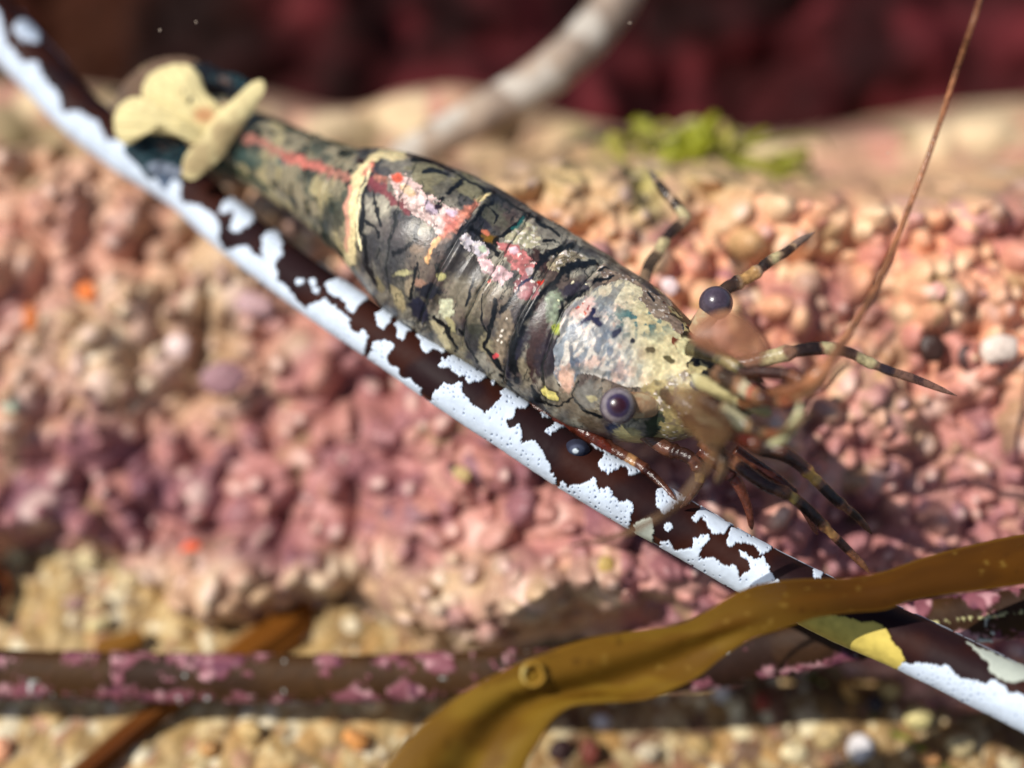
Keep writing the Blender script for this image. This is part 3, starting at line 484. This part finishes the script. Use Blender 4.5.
limb('walking_leg', [(640, 300, 8.1, 7), (648, 268, 8.22, 7), (658, 253, 8.28, 7), (668, 236, 8.32, 6.5), (684, 219, 8.36, 7), (677, 206, 8.4, 6.5), (664, 191, 8.45, 6), (654, 177, 8.5, 4), (648, 170, 8.52, 2)], [(.18, .30), (.33, .43, CR), (.44, .54), (.58, .67, CR), (.67, .74), (.80, .88), (.9, 1, (110, 100, 90))], joints=(.42, .62))
limb('walking_leg', [(690, 330, 7.9, 7), (722, 293, 7.9, 8), (735, 284, 7.92, 8), (752, 275, 7.94, 7.5), (770, 261, 7.96, 6.5), (786, 252, 7.98, 5.5), (800, 241, 8.0, 4.5), (815, 232, 8.02, 2)], [(.30, .42), (.44, .55, (206, 160, 100)), (.57, .66), (.68, .74, CR), (.75, .83), (.86, 1, (136, 116, 104))], joints=(.43, .56))
limb('walking_leg', [(700, 376, 7.6, 9), (735, 366, 7.55, 9), (776, 356, 7.5, 9), (802, 350, 7.5, 8), (826, 348, 7.5, 7.5), (850, 353, 7.52, 6.5), (866, 361, 7.54, 6), (890, 371, 7.56, 5.5), (920, 381, 7.6, 5), (957, 396, 7.64, 2)], [(.22, .32, CR), (.36, .45), (.46, .51, CR), (.54, .60), (.61, .67, CR), (.69, .76, (30, 34, 50)), (.78, 1, (140, 104, 88))], joints=(.33, .51, .66), base=(150, 110, 88))
limb('walking_leg', [(700, 440, 7.5, 8), (729, 459, 7.5, 8), (764, 484, 7.52, 8), (789, 495, 7.56, 7), (808, 510, 7.6, 7), (824, 526, 7.64, 6), (848, 550, 7.7, 5), (864, 566, 7.74, 4), (870, 574, 7.76, 2)], [(.10, .16, (88, 50, 34)), (.22, .42, (62, 34, 26)), (.47, .50, (220, 184, 96)), (.54, .68), (.70, .75, (186, 140, 86)), (.78, .87), (.9, 1, (160, 110, 76))], base=(142, 94, 66), joints=(.46, .7))
limb('walking_leg', [(730, 430, 7.45, 8), (757, 447, 7.46, 9), (780, 453, 7.5, 9), (798, 463, 7.54, 8), (816, 480, 7.58, 7), (834, 498, 7.62, 6.5), (856, 516, 7.68, 5), (872, 534, 7.72, 3)], [(.22, .48, (54, 30, 26)), (.50, .56, (214, 170, 90)), (.60, .74), (.82, .90, (60, 44, 36))], base=(146, 98, 72), joints=(.5, .76))
limb('walking_leg', [(735, 450, 7.6, 7), (762, 470, 7.62, 8), (785, 486, 7.64, 7), (800, 503, 7.68, 5), (818, 535, 7.74, 3)], [(.2, .6, (70, 34, 26))], base=(120, 70, 52), joints=(.6,))
limb('walking_leg', [(560, 410, 8.0, 9), (585, 428, 7.95, 9), (610, 448, 7.9, 8), (640, 466, 7.85, 7), (660, 483, 7.8, 5), (676, 500, 7.74, 3)], [(.55, .62, (200, 150, 100)), (.7, .8, (60, 30, 24))], base=(92, 54, 40), joints=(.4, .7))
limb('walking_leg', [(640, 430, 7.8, 9), (665, 448, 7.72, 9), (690, 458, 7.66, 8), (700, 478, 7.66, 6), (688, 500, 7.68, 4), (680, 508, 7.7, 2)], [(.3, .5, (60, 34, 26)), (.62, .70, (190, 150, 90))], base=(100, 64, 48), joints=(.35, .6))
limb('walking_leg', [(700, 450, 7.75, 10), (722, 466, 7.72, 9), (738, 484, 7.74, 7), (748, 508, 7.8, 5), (752, 530, 7.86, 3)], [(.2, .5, (64, 30, 24))], base=(112, 62, 46), joints=(.4,))
# underside swimmerets between body and stalk
for a, b, z in [(470, 372, 8.1), (505, 395, 8.05), (540, 415, 8.0), (585, 438, 7.95)]:
    limb('swimmeret', [(a-14, b-22, z, 9), (a, b-6, z-.04, 9), (a+18, b+8, z-.06, 7), (a+34, b+18, z-.06, 2)], [(.6, 1, (120, 50, 34))], base=(96, 44, 30))
# head pieces
limb('rostrum', [(688, 348, 7.5, 8), (706, 352, 7.42, 8), (728, 362, 7.34, 6.5), (748, 374, 7.28, 4.5), (764, 384, 7.24, 1.5)], [(.1, .35, (52, 44, 30)), (.45, .6, (170, 150, 100)), (.7, .85, (60, 40, 26))], base=(120, 108, 70), flat=.6)
limb('antennule', [(716, 372, 7.18, 13), (736, 384, 7.10, 12), (754, 394, 7.03, 10), (776, 402, 6.93, 8), (800, 398, 6.78, 5), (826, 380, 6.58, 3.2), (850, 352, 6.38, 2.0)], [(.06, .14, (60, 44, 30)), (.18, .24, (224, 208, 170)), (.25, .28, (210, 80, 60)), (.34, .42, (70, 34, 24)), (.46, .54, (160, 90, 60))], base=(150, 110, 78), joints=(.17, .33, .48))
limb('antennule', [(700, 398, 7.13, 12), (724, 412, 7.06, 12), (744, 424, 6.98, 10), (766, 434, 6.88, 7), (790, 428, 6.73, 4.5), (812, 410, 6.58, 2.5)], [(.05, .18, (28, 24, 22)), (.2, .42, (198, 190, 150)), (.46, .56, (60, 40, 30)), (.6, .7, (150, 90, 60))], base=(150, 120, 84), joints=(.2, .4))
for pl, z, cs in [([(692, 374), (706, 376), (735, 388), (764, 403), (772, 413), (764, 417), (740, 408), (714, 397), (696, 387)], 7.24, ((206, 192, 138), (176, 160, 112), (226, 216, 168))),
                  ([(690, 408), (706, 402), (726, 410), (738, 420), (728, 430), (708, 426), (694, 418)], 7.2, ((190, 182, 142), (150, 134, 96), (216, 206, 164)))]:
    D, qq, t2 = plate_geo(pl, z, .02, .05, tilt=(-.0012, 0)); put('antennal_scale', D, qq, mott(D, *cs, 9, 4), M['tail'], sh, tris=t2)
limb('mouthpart', [(766, 446, 6.88, 4), (780, 440, 6.83, 6.5), (792, 427, 6.78, 7), (799, 412, 6.76, 5), (800, 402, 6.76, 2)], [(.1, .9, (214, 210, 160))], base=(196, 190, 146))
limb('mouthpart', [(724, 430, 7.08, 9), (745, 440, 6.98, 9), (766, 446, 6.88, 7), (786, 452, 6.83, 4)], [(.3, .5, (170, 70, 44)), (.6, .8, (50, 30, 24))], base=(120, 72, 50), joints=(.5,))
limb('mouthpart', [(700, 432, 7.18, 10), (716, 446, 7.08, 10), (724, 464, 7.02, 7), (716, 484, 6.98, 4)], [(.3, .6, (60, 46, 34))], base=(136, 104, 70), joints=(.45,))
limb('mouthpart', [(740, 375, 7.23, 9), (765, 372, 7.18, 9), (792, 376, 7.13, 8), (805, 386, 7.08, 6), (795, 396, 7.06, 5), (775, 394, 7.08, 4)], [(.2, .4, (92, 44, 30)), (.6, .75, (60, 34, 26))], base=(132, 84, 60), joints=(.5,))
for pl, z, c3 in [([(690, 338), (704, 318), (728, 310), (750, 322), (768, 346), (762, 362), (736, 360), (708, 352)], 6.95, ((206, 146, 108), (186, 128, 96), (214, 164, 122))), ([(668, 396), (690, 386), (716, 400), (734, 428), (722, 446), (700, 440), (680, 422)], 6.8, ((150, 112, 74), (120, 84, 56), (176, 140, 96)))]:
    D, qq, t2 = plate_geo(pl, z, .02, .05); put('antennal_scale', D, qq, mott(D, *c3, 5, 4), M['ghost'], sh, tris=t2)
# the long antennae
limb('antenna', [(742, 402, 7.2, 8), (775, 396, 7.0, 8), (806, 384, 6.88, 7.5), (826, 366, 6.85, 6.5), (846, 338, 6.95, 5), (868, 302, 7.1, 4.0), (890, 256, 7.25, 3.5), (912, 200, 7.35, 3.0), (934, 140, 7.35, 2.8), (956, 72, 7.25, 2.6), (980, 0, 7.15, 2.5), (1004, -90, 7.9, 2.6), (1020, -180, 8, 2)],
     [(0, .10, (150, 96, 62))]+[(k/60, k/60+.004, (140, 88, 56)) for k in range(10, 58)], base=(178, 122, 84), ns=300, joints=(.06, .12))
limb('antenna', [(735, 415, 7.1, 7), (722, 440, 6.95, 6.5), (704, 470, 6.85, 6), (680, 500, 6.85, 5), (650, 522, 6.9, 4), (612, 538, 6.9, 3), (570, 546, 6.8, 2)], [(0, .15, (126, 90, 60))], base=(128, 96, 66), ns=200, mat='ghost', joints=(.05, .1))
# tail fan
def lobe(name, pl, z, fn, tilt=(0, 0), dome=.03):
    D, qq, t2 = plate_geo(pl, z, .02, dome, nr=22, na=200, tilt=tilt); x, y = proj(D); an = np.arctan2(y-132, x-226); D[:, 2] += (0 if name == 'tail_plate' else 1)*(.005*np.sin(an*46)+.003*np.sin(an*130)); put(name, D, qq, fn(x, y, D), M['tail'], sh, tris=t2)
cream = lambda x, y, D: mixc(mixc(np.tile(lin((240, 224, 168), .9), (len(D), 1))*(.9+.2*vn(D, 12, 2))[:, None], lin((226, 160, 112)), sst(-d_ell(x, y, 204, 115, 13, 10), -1.2, -.4)*.8), lin((70, 60, 50)), sst(-np.minimum(d_ell(x, y, 190, 100, 2, 4, 20), d_ell(x, y, 183, 91, 1, 3, 20)), -1.2, -.8))
def darkl(cx, cy):
    def fn(x, y, D):
        c = np.tile(lin((22, 30, 40)), (len(D), 1)); c = mixc(c, lin((36, 70, 78)), sst(fbm(D, 10, 5), .5, .6)); c = mixc(c, lin((88, 60, 52)), sst(fbm(D, 7, 15), .60, .72)*.6); c = mixc(c, lin((160, 120, 104)), sst(-d_ell(x, y, cx, cy, 10, 4, 25)-1.6*(fbm(D, 13, 7)-.5), -1.1, -.4)*.55)
        return mixc(c, lin((172, 180, 198)), sst(-d_ell(x, y, 168, 172, 24, 9, 15), -1.1, -.7)*.8)
    return fn
lobe('uropod', [(112, 112), (118, 90), (140, 68), (165, 58), (195, 60), (205, 80), (190, 110), (150, 125), (125, 128)], 9.24, lambda x, y, D: mott(D, (132, 106, 86), (110, 92, 80), (150, 128, 100), 6, 2), dome=.03)
lobe('uropod', [(192, 66), (208, 64), (222, 72), (240, 76), (252, 88), (244, 104), (226, 110), (210, 104), (200, 88)], 9.14, darkl(224, 80))
lobe('uropod', [(124, 150), (136, 136), (160, 128), (190, 134), (198, 148), (190, 168), (176, 178), (162, 172), (150, 180), (138, 166)], 9.02, darkl(160, 147))
lobe('telson', [(142, 94), (148, 76), (166, 66), (186, 64), (199, 74), (206, 92), (220, 106), (232, 122), (220, 136), (198, 134), (168, 116), (150, 106)], 8.94, cream, tilt=(-.0006, 0), dome=.05)
lobe('uropod', [(114, 128), (116, 110), (130, 98), (150, 100), (175, 112), (200, 124), (214, 138), (202, 148), (178, 137), (148, 134), (130, 144), (120, 142)], 8.92, cream, dome=.07)

lobe('tail_plate', [(182, 168), (186, 154), (202, 136), (214, 116), (232, 100), (250, 84), (262, 80), (265, 90), (256, 106), (246, 122), (234, 140), (222, 158), (208, 170), (194, 180), (183, 177)], 8.84, lambda x, y, D: mixc(cream(x, y, D), lin((176, 150, 108)), sst(fbm(D, 6, 4), .42, .62)*.8), dome=.03)

# ------------------------------------------------------------------ the lower stem, leaves, blade
ST2 = [(-120, 670, 9.0, 25), (0, 673, 8.98, 24), (100, 676, 8.96, 23), (250, 678, 8.92, 23), (400, 677, 8.86, 22.5), (480, 674, 8.82, 23), (560, 671, 8.78, 23.5), (650, 668, 8.68, 24), (720, 661, 8.6, 25), (790, 648, 8.4, 25), (860, 634, 8.3, 25), (940, 623, 8.22, 24.5), (1024, 612, 8.15, 24), (1130, 598, 8.05, 24), (1240, 582, 8, 24)]
prs = catmull(ST2, 1000); D0, s, tt, qd, tr = tube_geo(ST2, 1000, 72, flat=.6, pre=prs); c0 = P(prs[:, 0], prs[:, 1], prs[:, 2]); cc = np.vstack([c0[:1], np.repeat(c0, 72, 0), c0[-1:]]); nr = D0-cc; nr /= np.linalg.norm(nr, axis=1)[:, None]+1e-9
x, y = proj(D0); cn = vn(D0, 6, 31)*.5+vn(D0, 14, 32)*.3+vn(D0, 34, 33)*.2; edge = -nr[:, 1]
m = cn+.20*sst(edge, .35, .9)+.05*sst(-edge, .6, .95)-.08*sst(x, 600, 700)*sst(-x, -900, -860)
for cx, cy, a, b in [(440, 664, 17, 12), (210, 668, 20, 14), (118, 672, 8, 14), (128, 664, 6, 7), (980, 600, 18, 10), (920, 607, 14, 9), (30, 690, 16, 6), (405, 690, 20, 8), (965, 635, 14, 8)]: m = m+.35*sst(-d_ell(x, y, cx, cy, a, b), -1.2, -.6)
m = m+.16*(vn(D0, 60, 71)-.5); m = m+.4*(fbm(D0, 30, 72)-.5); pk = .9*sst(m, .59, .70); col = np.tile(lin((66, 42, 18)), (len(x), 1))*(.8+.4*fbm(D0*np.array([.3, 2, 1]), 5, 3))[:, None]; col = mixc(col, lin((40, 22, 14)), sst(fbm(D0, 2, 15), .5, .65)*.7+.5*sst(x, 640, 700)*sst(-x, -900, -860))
pc = mixc(mixc(np.tile(lin((138, 82, 92)), (len(x), 1)), lin((196, 146, 150)), sst(vn(D0, 22, 6), .5, .75)), lin((110, 60, 78)), sst(vn(D0, 17, 7), .6, .8)); col = col*(1-pk[:, None])+pc*pk[:, None]
wt = sst(vn(D0, 26, 61)+.1*sst(edge, .3, .9), .90, .95)*sst(vn(D0, 5, 62), .45, .6); col = mixc(col, lin((214, 220, 214)), wt)
gl = sst(-np.abs(tt-4.60), -.10, -.04)*sst(x, 915, 935)*sst(vn(D0, 70, 66), .45, .6)*.85; col = mixc(col, lin((226, 220, 160)), gl)  # pale bead ridge, its glints painted into the colour
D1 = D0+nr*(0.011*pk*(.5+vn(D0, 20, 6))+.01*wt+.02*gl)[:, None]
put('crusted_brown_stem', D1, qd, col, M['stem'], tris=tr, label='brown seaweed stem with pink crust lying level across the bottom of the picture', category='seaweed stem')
# dead brown leaf scrap
D, q, S, V = ribbon_geo(lay([(296, 594, 9.34), (258, 618, 9.28), (219, 650, 9.18), (147, 702, 9.00), (72, 766, 8.82), (20, 812, 8.72)]), lay([(314, 606, 9.36), (309, 630, 9.30), (281, 654, 9.20), (186, 706, 9.02), (109, 768, 8.84), (60, 812, 8.74)]), 90, 16, .02, lambda S, V: .05*np.cos(V*6.28)+.02*np.sin(S*9))
col = np.tile(lin((158, 98, 36)), (len(D), 1))*(.8+.4*fbm(np.stack([S*2, V*9, 0*S], -1), 2, 3))[:, None]; col = mixc(col, lin((112, 54, 18)), sst(S, .4, .7)*.8); col = mixc(col, lin((214, 178, 122)), sst(-V, -.14, -.04)*.8)
put('brown_leaf_scrap', D, q, col, M['kelp'], label='torn flat orange brown leaf strip passing behind the pink crusted stem', category='seaweed scrap')
D, q, S, V = ribbon_geo(lay([(96, 640, 9.47), (120, 634, 9.46), (140, 628, 9.46)]), lay([(92, 662, 9.44), (118, 656, 9.42), (146, 644, 9.42)]), 20, 8, .02, lambda S, V: .03*np.cos(V*6.28))
put('brown_leaf_flake', D, q, np.tile(lin((170, 118, 46)), (len(D), 1)), M['kelp'], label='small golden brown flake on the sand just above the level stem', category='seaweed scrap')
D, q, S, V = ribbon_geo(lay([(-20, 560, 9.32), (4, 572, 9.32), (10, 590, 9.32), (2, 620, 9.32)]), lay([(-30, 590, 9.32), (-8, 592, 9.32), (-6, 600, 9.32), (-16, 620, 9.32)]), 20, 8, .02, lambda S, V: .02*np.cos(V*6.28))
put('dark_leaf_flake', D, q, mixc(np.tile(lin((26, 14, 14)), (len(D), 1)), lin((214, 120, 60)), sst(-V, -.3, -.1)), M['kelp'], label='dark leaf tip with orange rim at the left edge, above the level stem', category='seaweed scrap')
# green filament
D, s, tt, qd, tr = tube_geo(lay([(792, 664, 8.92, 2.5), (812, 676, 8.94, 3), (840, 696, 8.92, 3), (866, 712, 8.87, 3.4), (886, 730, 8.82, 3), (915, 744, 8.77, 3), (955, 775, 8.67, 3), (990, 800, 8.62, 3)], .05), 120, 12)
put('green_filament', D, qd, mott(D, (122, 128, 34), (96, 92, 30), (150, 156, 50), 6, 3), M['fil'], tris=tr, label='thin yellow green weed filament trailing over the sand at bottom right', category='weed filament')
# kelp blade
ea = [(1180, 512, 7.56), (1100, 525, 7.52), (1024, 534, 7.46), (975, 544, 7.42), (925, 557, 7.38), (885, 571, 7.34), (850, 578, 7.32), (800, 579, 7.30), (765, 583, 7.27), (738, 592, 7.24), (705, 612, 7.20), (680, 624, 7.18), (640, 630, 7.15), (590, 638, 7.08), (540, 655, 7.00), (500, 672, 6.93), (460, 695, 6.86), (425, 722, 6.79), (400, 748, 6.74), (378, 778, 6.70), (350, 830, 6.64), (330, 880, 6.58)]
eb = [(1180, 560, 7.46), (1100, 573, 7.42), (1024, 584, 7.37), (985, 590, 7.32), (950, 594, 7.30), (910, 601, 7.28), (885, 610, 7.27), (850, 613, 7.25), (815, 618, 7.23), (785, 628, 7.20), (750, 640, 7.18), (722, 658, 7.16), (700, 676, 7.13), (677, 688, 7.10), (645, 700, 7.06), (605, 703, 7.00), (575, 706, 6.97), (556, 717, 6.93), (541, 738, 6.87), (525, 768, 6.82), (505, 830, 6.73), (492, 880, 6.68)]
def kshape(S, V):
    return .10*np.exp(-((V-(.66+.05*np.sin(S*5)))/.22)**2)*sst(S, .42, .68)-.05*np.sin(V*3.14)+.02*np.sin(S*9)
D, q, S, V = ribbon_geo(ea, eb, 260, 40, .022, kshape)
col = np.tile(lin((172, 134, 44)), (len(D), 1)); col = mixc(col, lin((104, 60, 14)), sst(-S, -.66, -.35)*.95); col = mixc(col, lin((126, 78, 16)), sst(fbm(np.stack([S*9, V*1.5, 0*S], -1), 1.3, 4), .45, .65)*.6); col = mixc(col, lin((92, 56, 14)), sst(vn(D, 26, 40), .80, .9)*.5*sst(vn(D, 4, 41), .4, .6)); col = mixc(col, lin((188, 150, 66)), sst(vn(D, 30, 42), .86, .93)*.5); col = mixc(col, lin((170, 124, 40)), (sst(-V, -.07, -.0)+sst(V, .93, 1))*.6); blade = put('kelp_blade', D, q, col, M['kelp'], label='wide golden brown kelp blade curving across the front over the white blotched stalk', category='kelp')
KD = D.copy(); n1_, n2_ = 40, 14; kx, ky = proj(KD); c = P(533, 673, KD[np.hypot(kx-533, ky-673) < 6][:, 2].min()-.002); zr = c[2]
a, b = np.meshgrid(np.linspace(0, 2*np.pi, n1_, endpoint=False), np.linspace(0, 2*np.pi, n2_, endpoint=False), indexing='ij'); R1 = .038*(1+.25*a/6.28); R2 = .010
D = np.stack([c[0]+(R1+R2*np.cos(b))*np.cos(a), c[1]+(R1*1.1+R2*np.cos(b))*np.sin(a), c[2]+R2*np.sin(b)-.01+0*a], -1).reshape(-1, 3)
i = np.arange(n1_)[:, None]; j = np.arange(n2_)[None]; Q = np.stack([i*n2_+j, i*n2_+(j+1) % n2_, ((i+1) % n1_)*n2_+(j+1) % n2_, ((i+1) % n1_)*n2_+j], -1).reshape(-1, 4)
put('coiled_tube_worm', D, Q, mott(D, (168, 134, 56), (150, 112, 38), (190, 166, 96), 20, 2), M['stem'], label='tiny pale coiled worm tube ring stuck on the kelp blade', category='worm tube')

# ------------------------------------------------------------------ background bits
D, s, tt, qd, tr = tube_geo([(395, 165, 10.3, 17), (430, 143, 10.35, 19), (462, 126, 10.4, 20), (500, 104, 10.45, 21), (545, 76, 10.5, 22), (585, 40, 10.6, 22), (618, -4, 10.7, 22), (640, -60, 10.8, 22), (650, -120, 10.9, 22)], 140, 28)
put('pale_curved_stem', D, qd, mott(D, (176, 156, 136), (150, 132, 116), (196, 186, 172), 4, 3), M['rock'], tris=tr, label='thick pale grey stem arching up out of focus against the dark red weed', category='seaweed stem')
g = empty('green_weed_tuft', P(690, 195, 9.6), label='yellow green weed tuft growing on top of the rock behind the shrimp', category='seaweed')
for k in range(280):
    bx = random.gauss(684, 44); z = 10.6+random.uniform(-.5, .3); h = random.uniform(5, 92)*random.random()**.3*math.exp(-((bx-690)/95)**2)+8; tx = bx+random.gauss(0, 32); mx_ = bx+random.gauss(0, 26); wd = random.uniform(1.5, 6)
    D, s, tt, qd, tr = tube_geo([(bx, 225, z-.1, wd), (mx_, 214-h*.5, z-.12, wd*1.2), (tx, 206-h, z-.1, wd), (tx+random.gauss(0, 22), 206-h*random.uniform(.7, 1.0), z, wd*.7)], 12, 8)
    c1 = random.choice([(166, 168, 40), (150, 154, 34), (176, 176, 60), (140, 140, 36), (186, 176, 80), (192, 166, 104)]); col = mixc(np.tile(lin(c1), (len(D), 1)), lin((214, 200, 150)), sst(s, .7, 1)*(random.random() < .25))
    put('frond', D, qd, col, M['fil'], g, tris=tr)
def pebble(name, px, py, z, a, b, ang, c, label, cat, group=None, c2=None, mat='sand', zs=.8):
    n = 18; u, v = np.meshgrid(np.linspace(.03, np.pi-.03, n), np.linspace(0, 2*np.pi, 26, endpoint=False), indexing='ij')
    N = np.stack([np.sin(u)*np.cos(v), np.sin(u)*np.sin(v), np.cos(u)], -1).reshape(-1, 3); k = 1+.5*(fbm(N+px, 1.1, int(py))-.5)+.15*(vn(N+px, 3, 4)-.5)
    ca, sa = math.cos(radians(ang)), math.sin(radians(ang)); A = N[:, 0]*a*k; B = N[:, 1]*b*k; s_ = z/K
    D = P(px, py, z)+np.stack([(A*ca-B*sa)*s_, (A*sa+B*ca)*s_, N[:, 2]*k*zs*min(a, b)*s_], -1)
    col = np.tile(lin(c), (len(D), 1))*(.85+.3*vn(N+px, 3, 8))[:, None]
    if c2: col = mixc(col, lin(c2), sst(vn(N+px, 1.8, 5), .5, .7))
    t = dict(label=label, category=cat)
    if group: t['group'] = group
    return put(name, D, gridq(n, 26, True), col, M[mat], **t)
def surf(fz, field_bias=0.0): return fz
def rz(px, py, guess=9.2):                        # distance of the rock face under a pixel
    z = guess
    for _ in range(8):
        X = np.array([(px-512)*z/K]); Y = np.array([-(py-384)*z/K]); z = float(rockz(X[None], Y[None])[0, 0])
    return z
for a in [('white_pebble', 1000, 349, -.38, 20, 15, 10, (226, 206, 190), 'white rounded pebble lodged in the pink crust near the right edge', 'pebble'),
          ('dark_lump', 932, 347, -.34, 13, 16, 10, (60, 36, 28), 'dark brown round lump standing in for a dark hole in the pink crust left of the white pebble', 'pebble'),  # shaded hole in the crust drawn as a dark coloured lump
          ('dark_lump', 966, 356, -.33, 9, 12, 0, (84, 54, 50), 'small dark stone between the dark hole lump and the white pebble', 'pebble'),
          ('pink_bead', 938, 291, -.34, 8, 8, 0, (236, 176, 160), 'small pale pink button shaped knob above the dark hole lump', 'coralline knob'),
          ('orange_sponge', 88, 292, -.3, 11, 9, 0, (232, 122, 50), 'small bright orange sponge dot on the blurred rock at far left, upper one', 'sponge'),
          ('orange_sponge', 31, 318, -.3, 8, 12, 0, (206, 112, 44), 'orange brown sponge speck at the far left, below the brightest orange dot', 'sponge'),
          ('orange_sponge', 191, 551, -.2, 11, 9, 0, (230, 88, 34), 'bright red orange sponge dot at the foot of the mauve rock', 'sponge'),
          ('white_fragment', 8, 402, -.3, 10, 13, 30, (206, 214, 186), 'pale greenish white shell bit on the rock at the left edge', 'shell fragment'),
          ('lilac_pebble', 255, 305, -.34, 20, 12, -15, (196, 158, 158), 'flat pale lilac pebble on the rock just under the blotched stalk', 'pebble'),
          ('pale_bead', 178, 346, -.32, 12, 11, 0, (244, 214, 204), 'shiny white pink knob on the blurred rock, left of the mauve lumps', 'coralline knob'),
          ('pale_bead', 670, 286, -.36, 8, 8, 0, (250, 222, 220), 'shiny white pink bead between the shrimp back and its upper banded leg', 'coralline knob'),
          ('pale_bead', 94, 362, -.3, 11, 8, 0, (240, 224, 200), 'creamy white bead in the sandy patch of the rock at left', 'coralline knob'),
          ('purple_pebble', 224, 378, -.32, 24, 16, 10, (156, 116, 120), 'dull purple flat lump under the lilac pebble on the rock', 'pebble'),
          ('yellow_shell', 462, 474, -.32, 10, 7, -20, (206, 178, 122), 'tiny yellowish shell bit on the shaded pink rock below the stalk', 'shell fragment'),
          ('black_grain', 452, 469, -.34, 4, 5, 0, (26, 20, 20), 'black grain touching the tiny yellowish shell bit below the stalk', 'grain'),
          ('yellow_shell', 606, 566, -.25, 8, 10, 0, (190, 160, 92), 'small ochre shell bit on pink rock just above the kelp blade', 'shell fragment')]:
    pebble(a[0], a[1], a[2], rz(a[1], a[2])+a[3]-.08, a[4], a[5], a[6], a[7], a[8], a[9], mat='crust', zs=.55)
PB = [(183, 597, 15, 14, (240, 236, 208), 'round white pebble, brightest on the sand above the level stem at left'), (88, 560, 11, 11, (226, 208, 160), 'pale cream pebble near the left edge, just under the rock'), (98, 604, 10, 8, (222, 190, 140), 'small tan pebble left of the brightest white pebble'),
      (98, 624, 13, 8, (226, 206, 150), 'cream flat pebble above the golden brown flake'), (226, 604, 13, 9, (214, 196, 150), 'pale flat pebble right of the brightest white pebble'), (12, 552, 16, 9, (200, 190, 150), 'greyish oval pebble at the left edge under the rock'),
      (76, 603, 11, 8, (160, 124, 112), 'purplish brown pebble left of the small tan pebble'), (128, 580, 12, 9, (222, 198, 152), 'light tan pebble up and left of the brightest white pebble'), (200, 620, 9, 7, (232, 196, 130), 'honey coloured pebble just below the brightest white pebble'),
      (352, 625, 11, 9, (230, 214, 180), 'whitish pebble right of the brown leaf tip, above the level stem'), (392, 615, 14, 11, (190, 176, 150), 'grey beige pebble above the level stem, right of a whitish one'), (358, 607, 12, 9, (200, 172, 130), 'tan pebble sitting just above a whitish pebble by the leaf tip'),
      (318, 598, 8, 7, (128, 110, 140), 'small bluish purple stone at the tip of the brown leaf strip'), (356, 740, 14, 10, (220, 150, 80), 'orange ochre pebble left of the kelp blade foot'), (372, 706, 12, 9, (232, 200, 150), 'peach pebble between the level stem and the kelp blade foot'),
      (250, 730, 12, 9, (214, 180, 120), 'sandy yellow pebble right of the brown leaf strip under the stem'), (210, 748, 10, 9, (190, 140, 82), 'brown ochre pebble right of the brown leaf strip, lower one'), (2, 748, 9, 12, (238, 170, 130), 'pink orange pebble at the bottom left edge'),
      (50, 712, 16, 8, (230, 190, 124), 'pale orange slab below the level stem at left'), (160, 716, 13, 8, (226, 202, 170), 'whitish pebble just below the stem beside the brown leaf strip'),
      (720, 692, 9, 11, (224, 216, 206), 'white shell chip right of the kelp blade under the stem'), (762, 632+70, 8, 10, (150, 60, 40), 'red brown grain on the dark sand right of the kelp blade'), (918, 718, 13, 12, (222, 206, 140), 'round cream yellow ring shaped pebble right of the green filament'),
      (860, 748, 12, 14, (222, 216, 214), 'white oblong shell piece near the bottom, left of the green filament end'), (828, 735, 15, 12, (206, 178, 124), 'tan pebble left of the white oblong shell piece'), (794, 752, 14, 10, (226, 208, 164), 'pale pebble at the bottom, left of the tan one'),
      (875, 704, 9, 9, (52, 46, 50), 'dark grey stone lying against the green filament'), (890, 690, 11, 8, (206, 176, 110), 'yellow tan pebble above the dark grey stone'), (960, 745, 16, 11, (196, 176, 130), 'beige pebble at the lower right'), (850, 690, 8, 11, (190, 140, 70), 'amber grain on the upper side of the green filament'),
      (648, 752, 12, 9, (206, 190, 160), 'pale chip at the bottom just right of the kelp blade'), (700, 745, 14, 10, (180, 150, 96), 'dull tan pebble at the bottom between kelp blade and green filament'), (602, 722, 9, 9, (214, 208, 206), 'white bead in the dark gap under the kelp blade'), (590, 752, 10, 12, (112, 50, 36), 'dark red stone in the gap under the kelp blade'), (560, 750, 12, 12, (52, 28, 26), 'near black stone against the lower edge of the kelp blade'),
      (998, 690, 10, 8, (150, 120, 70), 'olive brown pebble under the white end of the blotched stalk'), (930, 758, 9, 7, (222, 160, 100), 'orange chip at the bottom right beside the filament')]
for k, (px, py, a, b, c, lb) in enumerate(PB):
    pebble('pebble', px, py, sz(px, py)-.13, a, b, (k*37) % 60-30, c, lb, 'pebble', 'pebbles and grit lying on the sand', c2=tuple(int(v*.8) for v in c))
for k, (px, py, lb) in enumerate([(630, 23, 'drifting white speck in front of the dark weed, near the pale stem'), (888, 153, 'drifting white speck above the rock near the long antenna'), (160, 30, 'drifting pale speck over the dark brown corner at top left'), (196, 22, 'drifting pale speck right of another one at top left')]):
    pebble('drifting_speck', px, py, 8.2, 1.3, .8, 30*k, (190, 170, 150), lb, 'floating particle', 'specks drifting in the water')
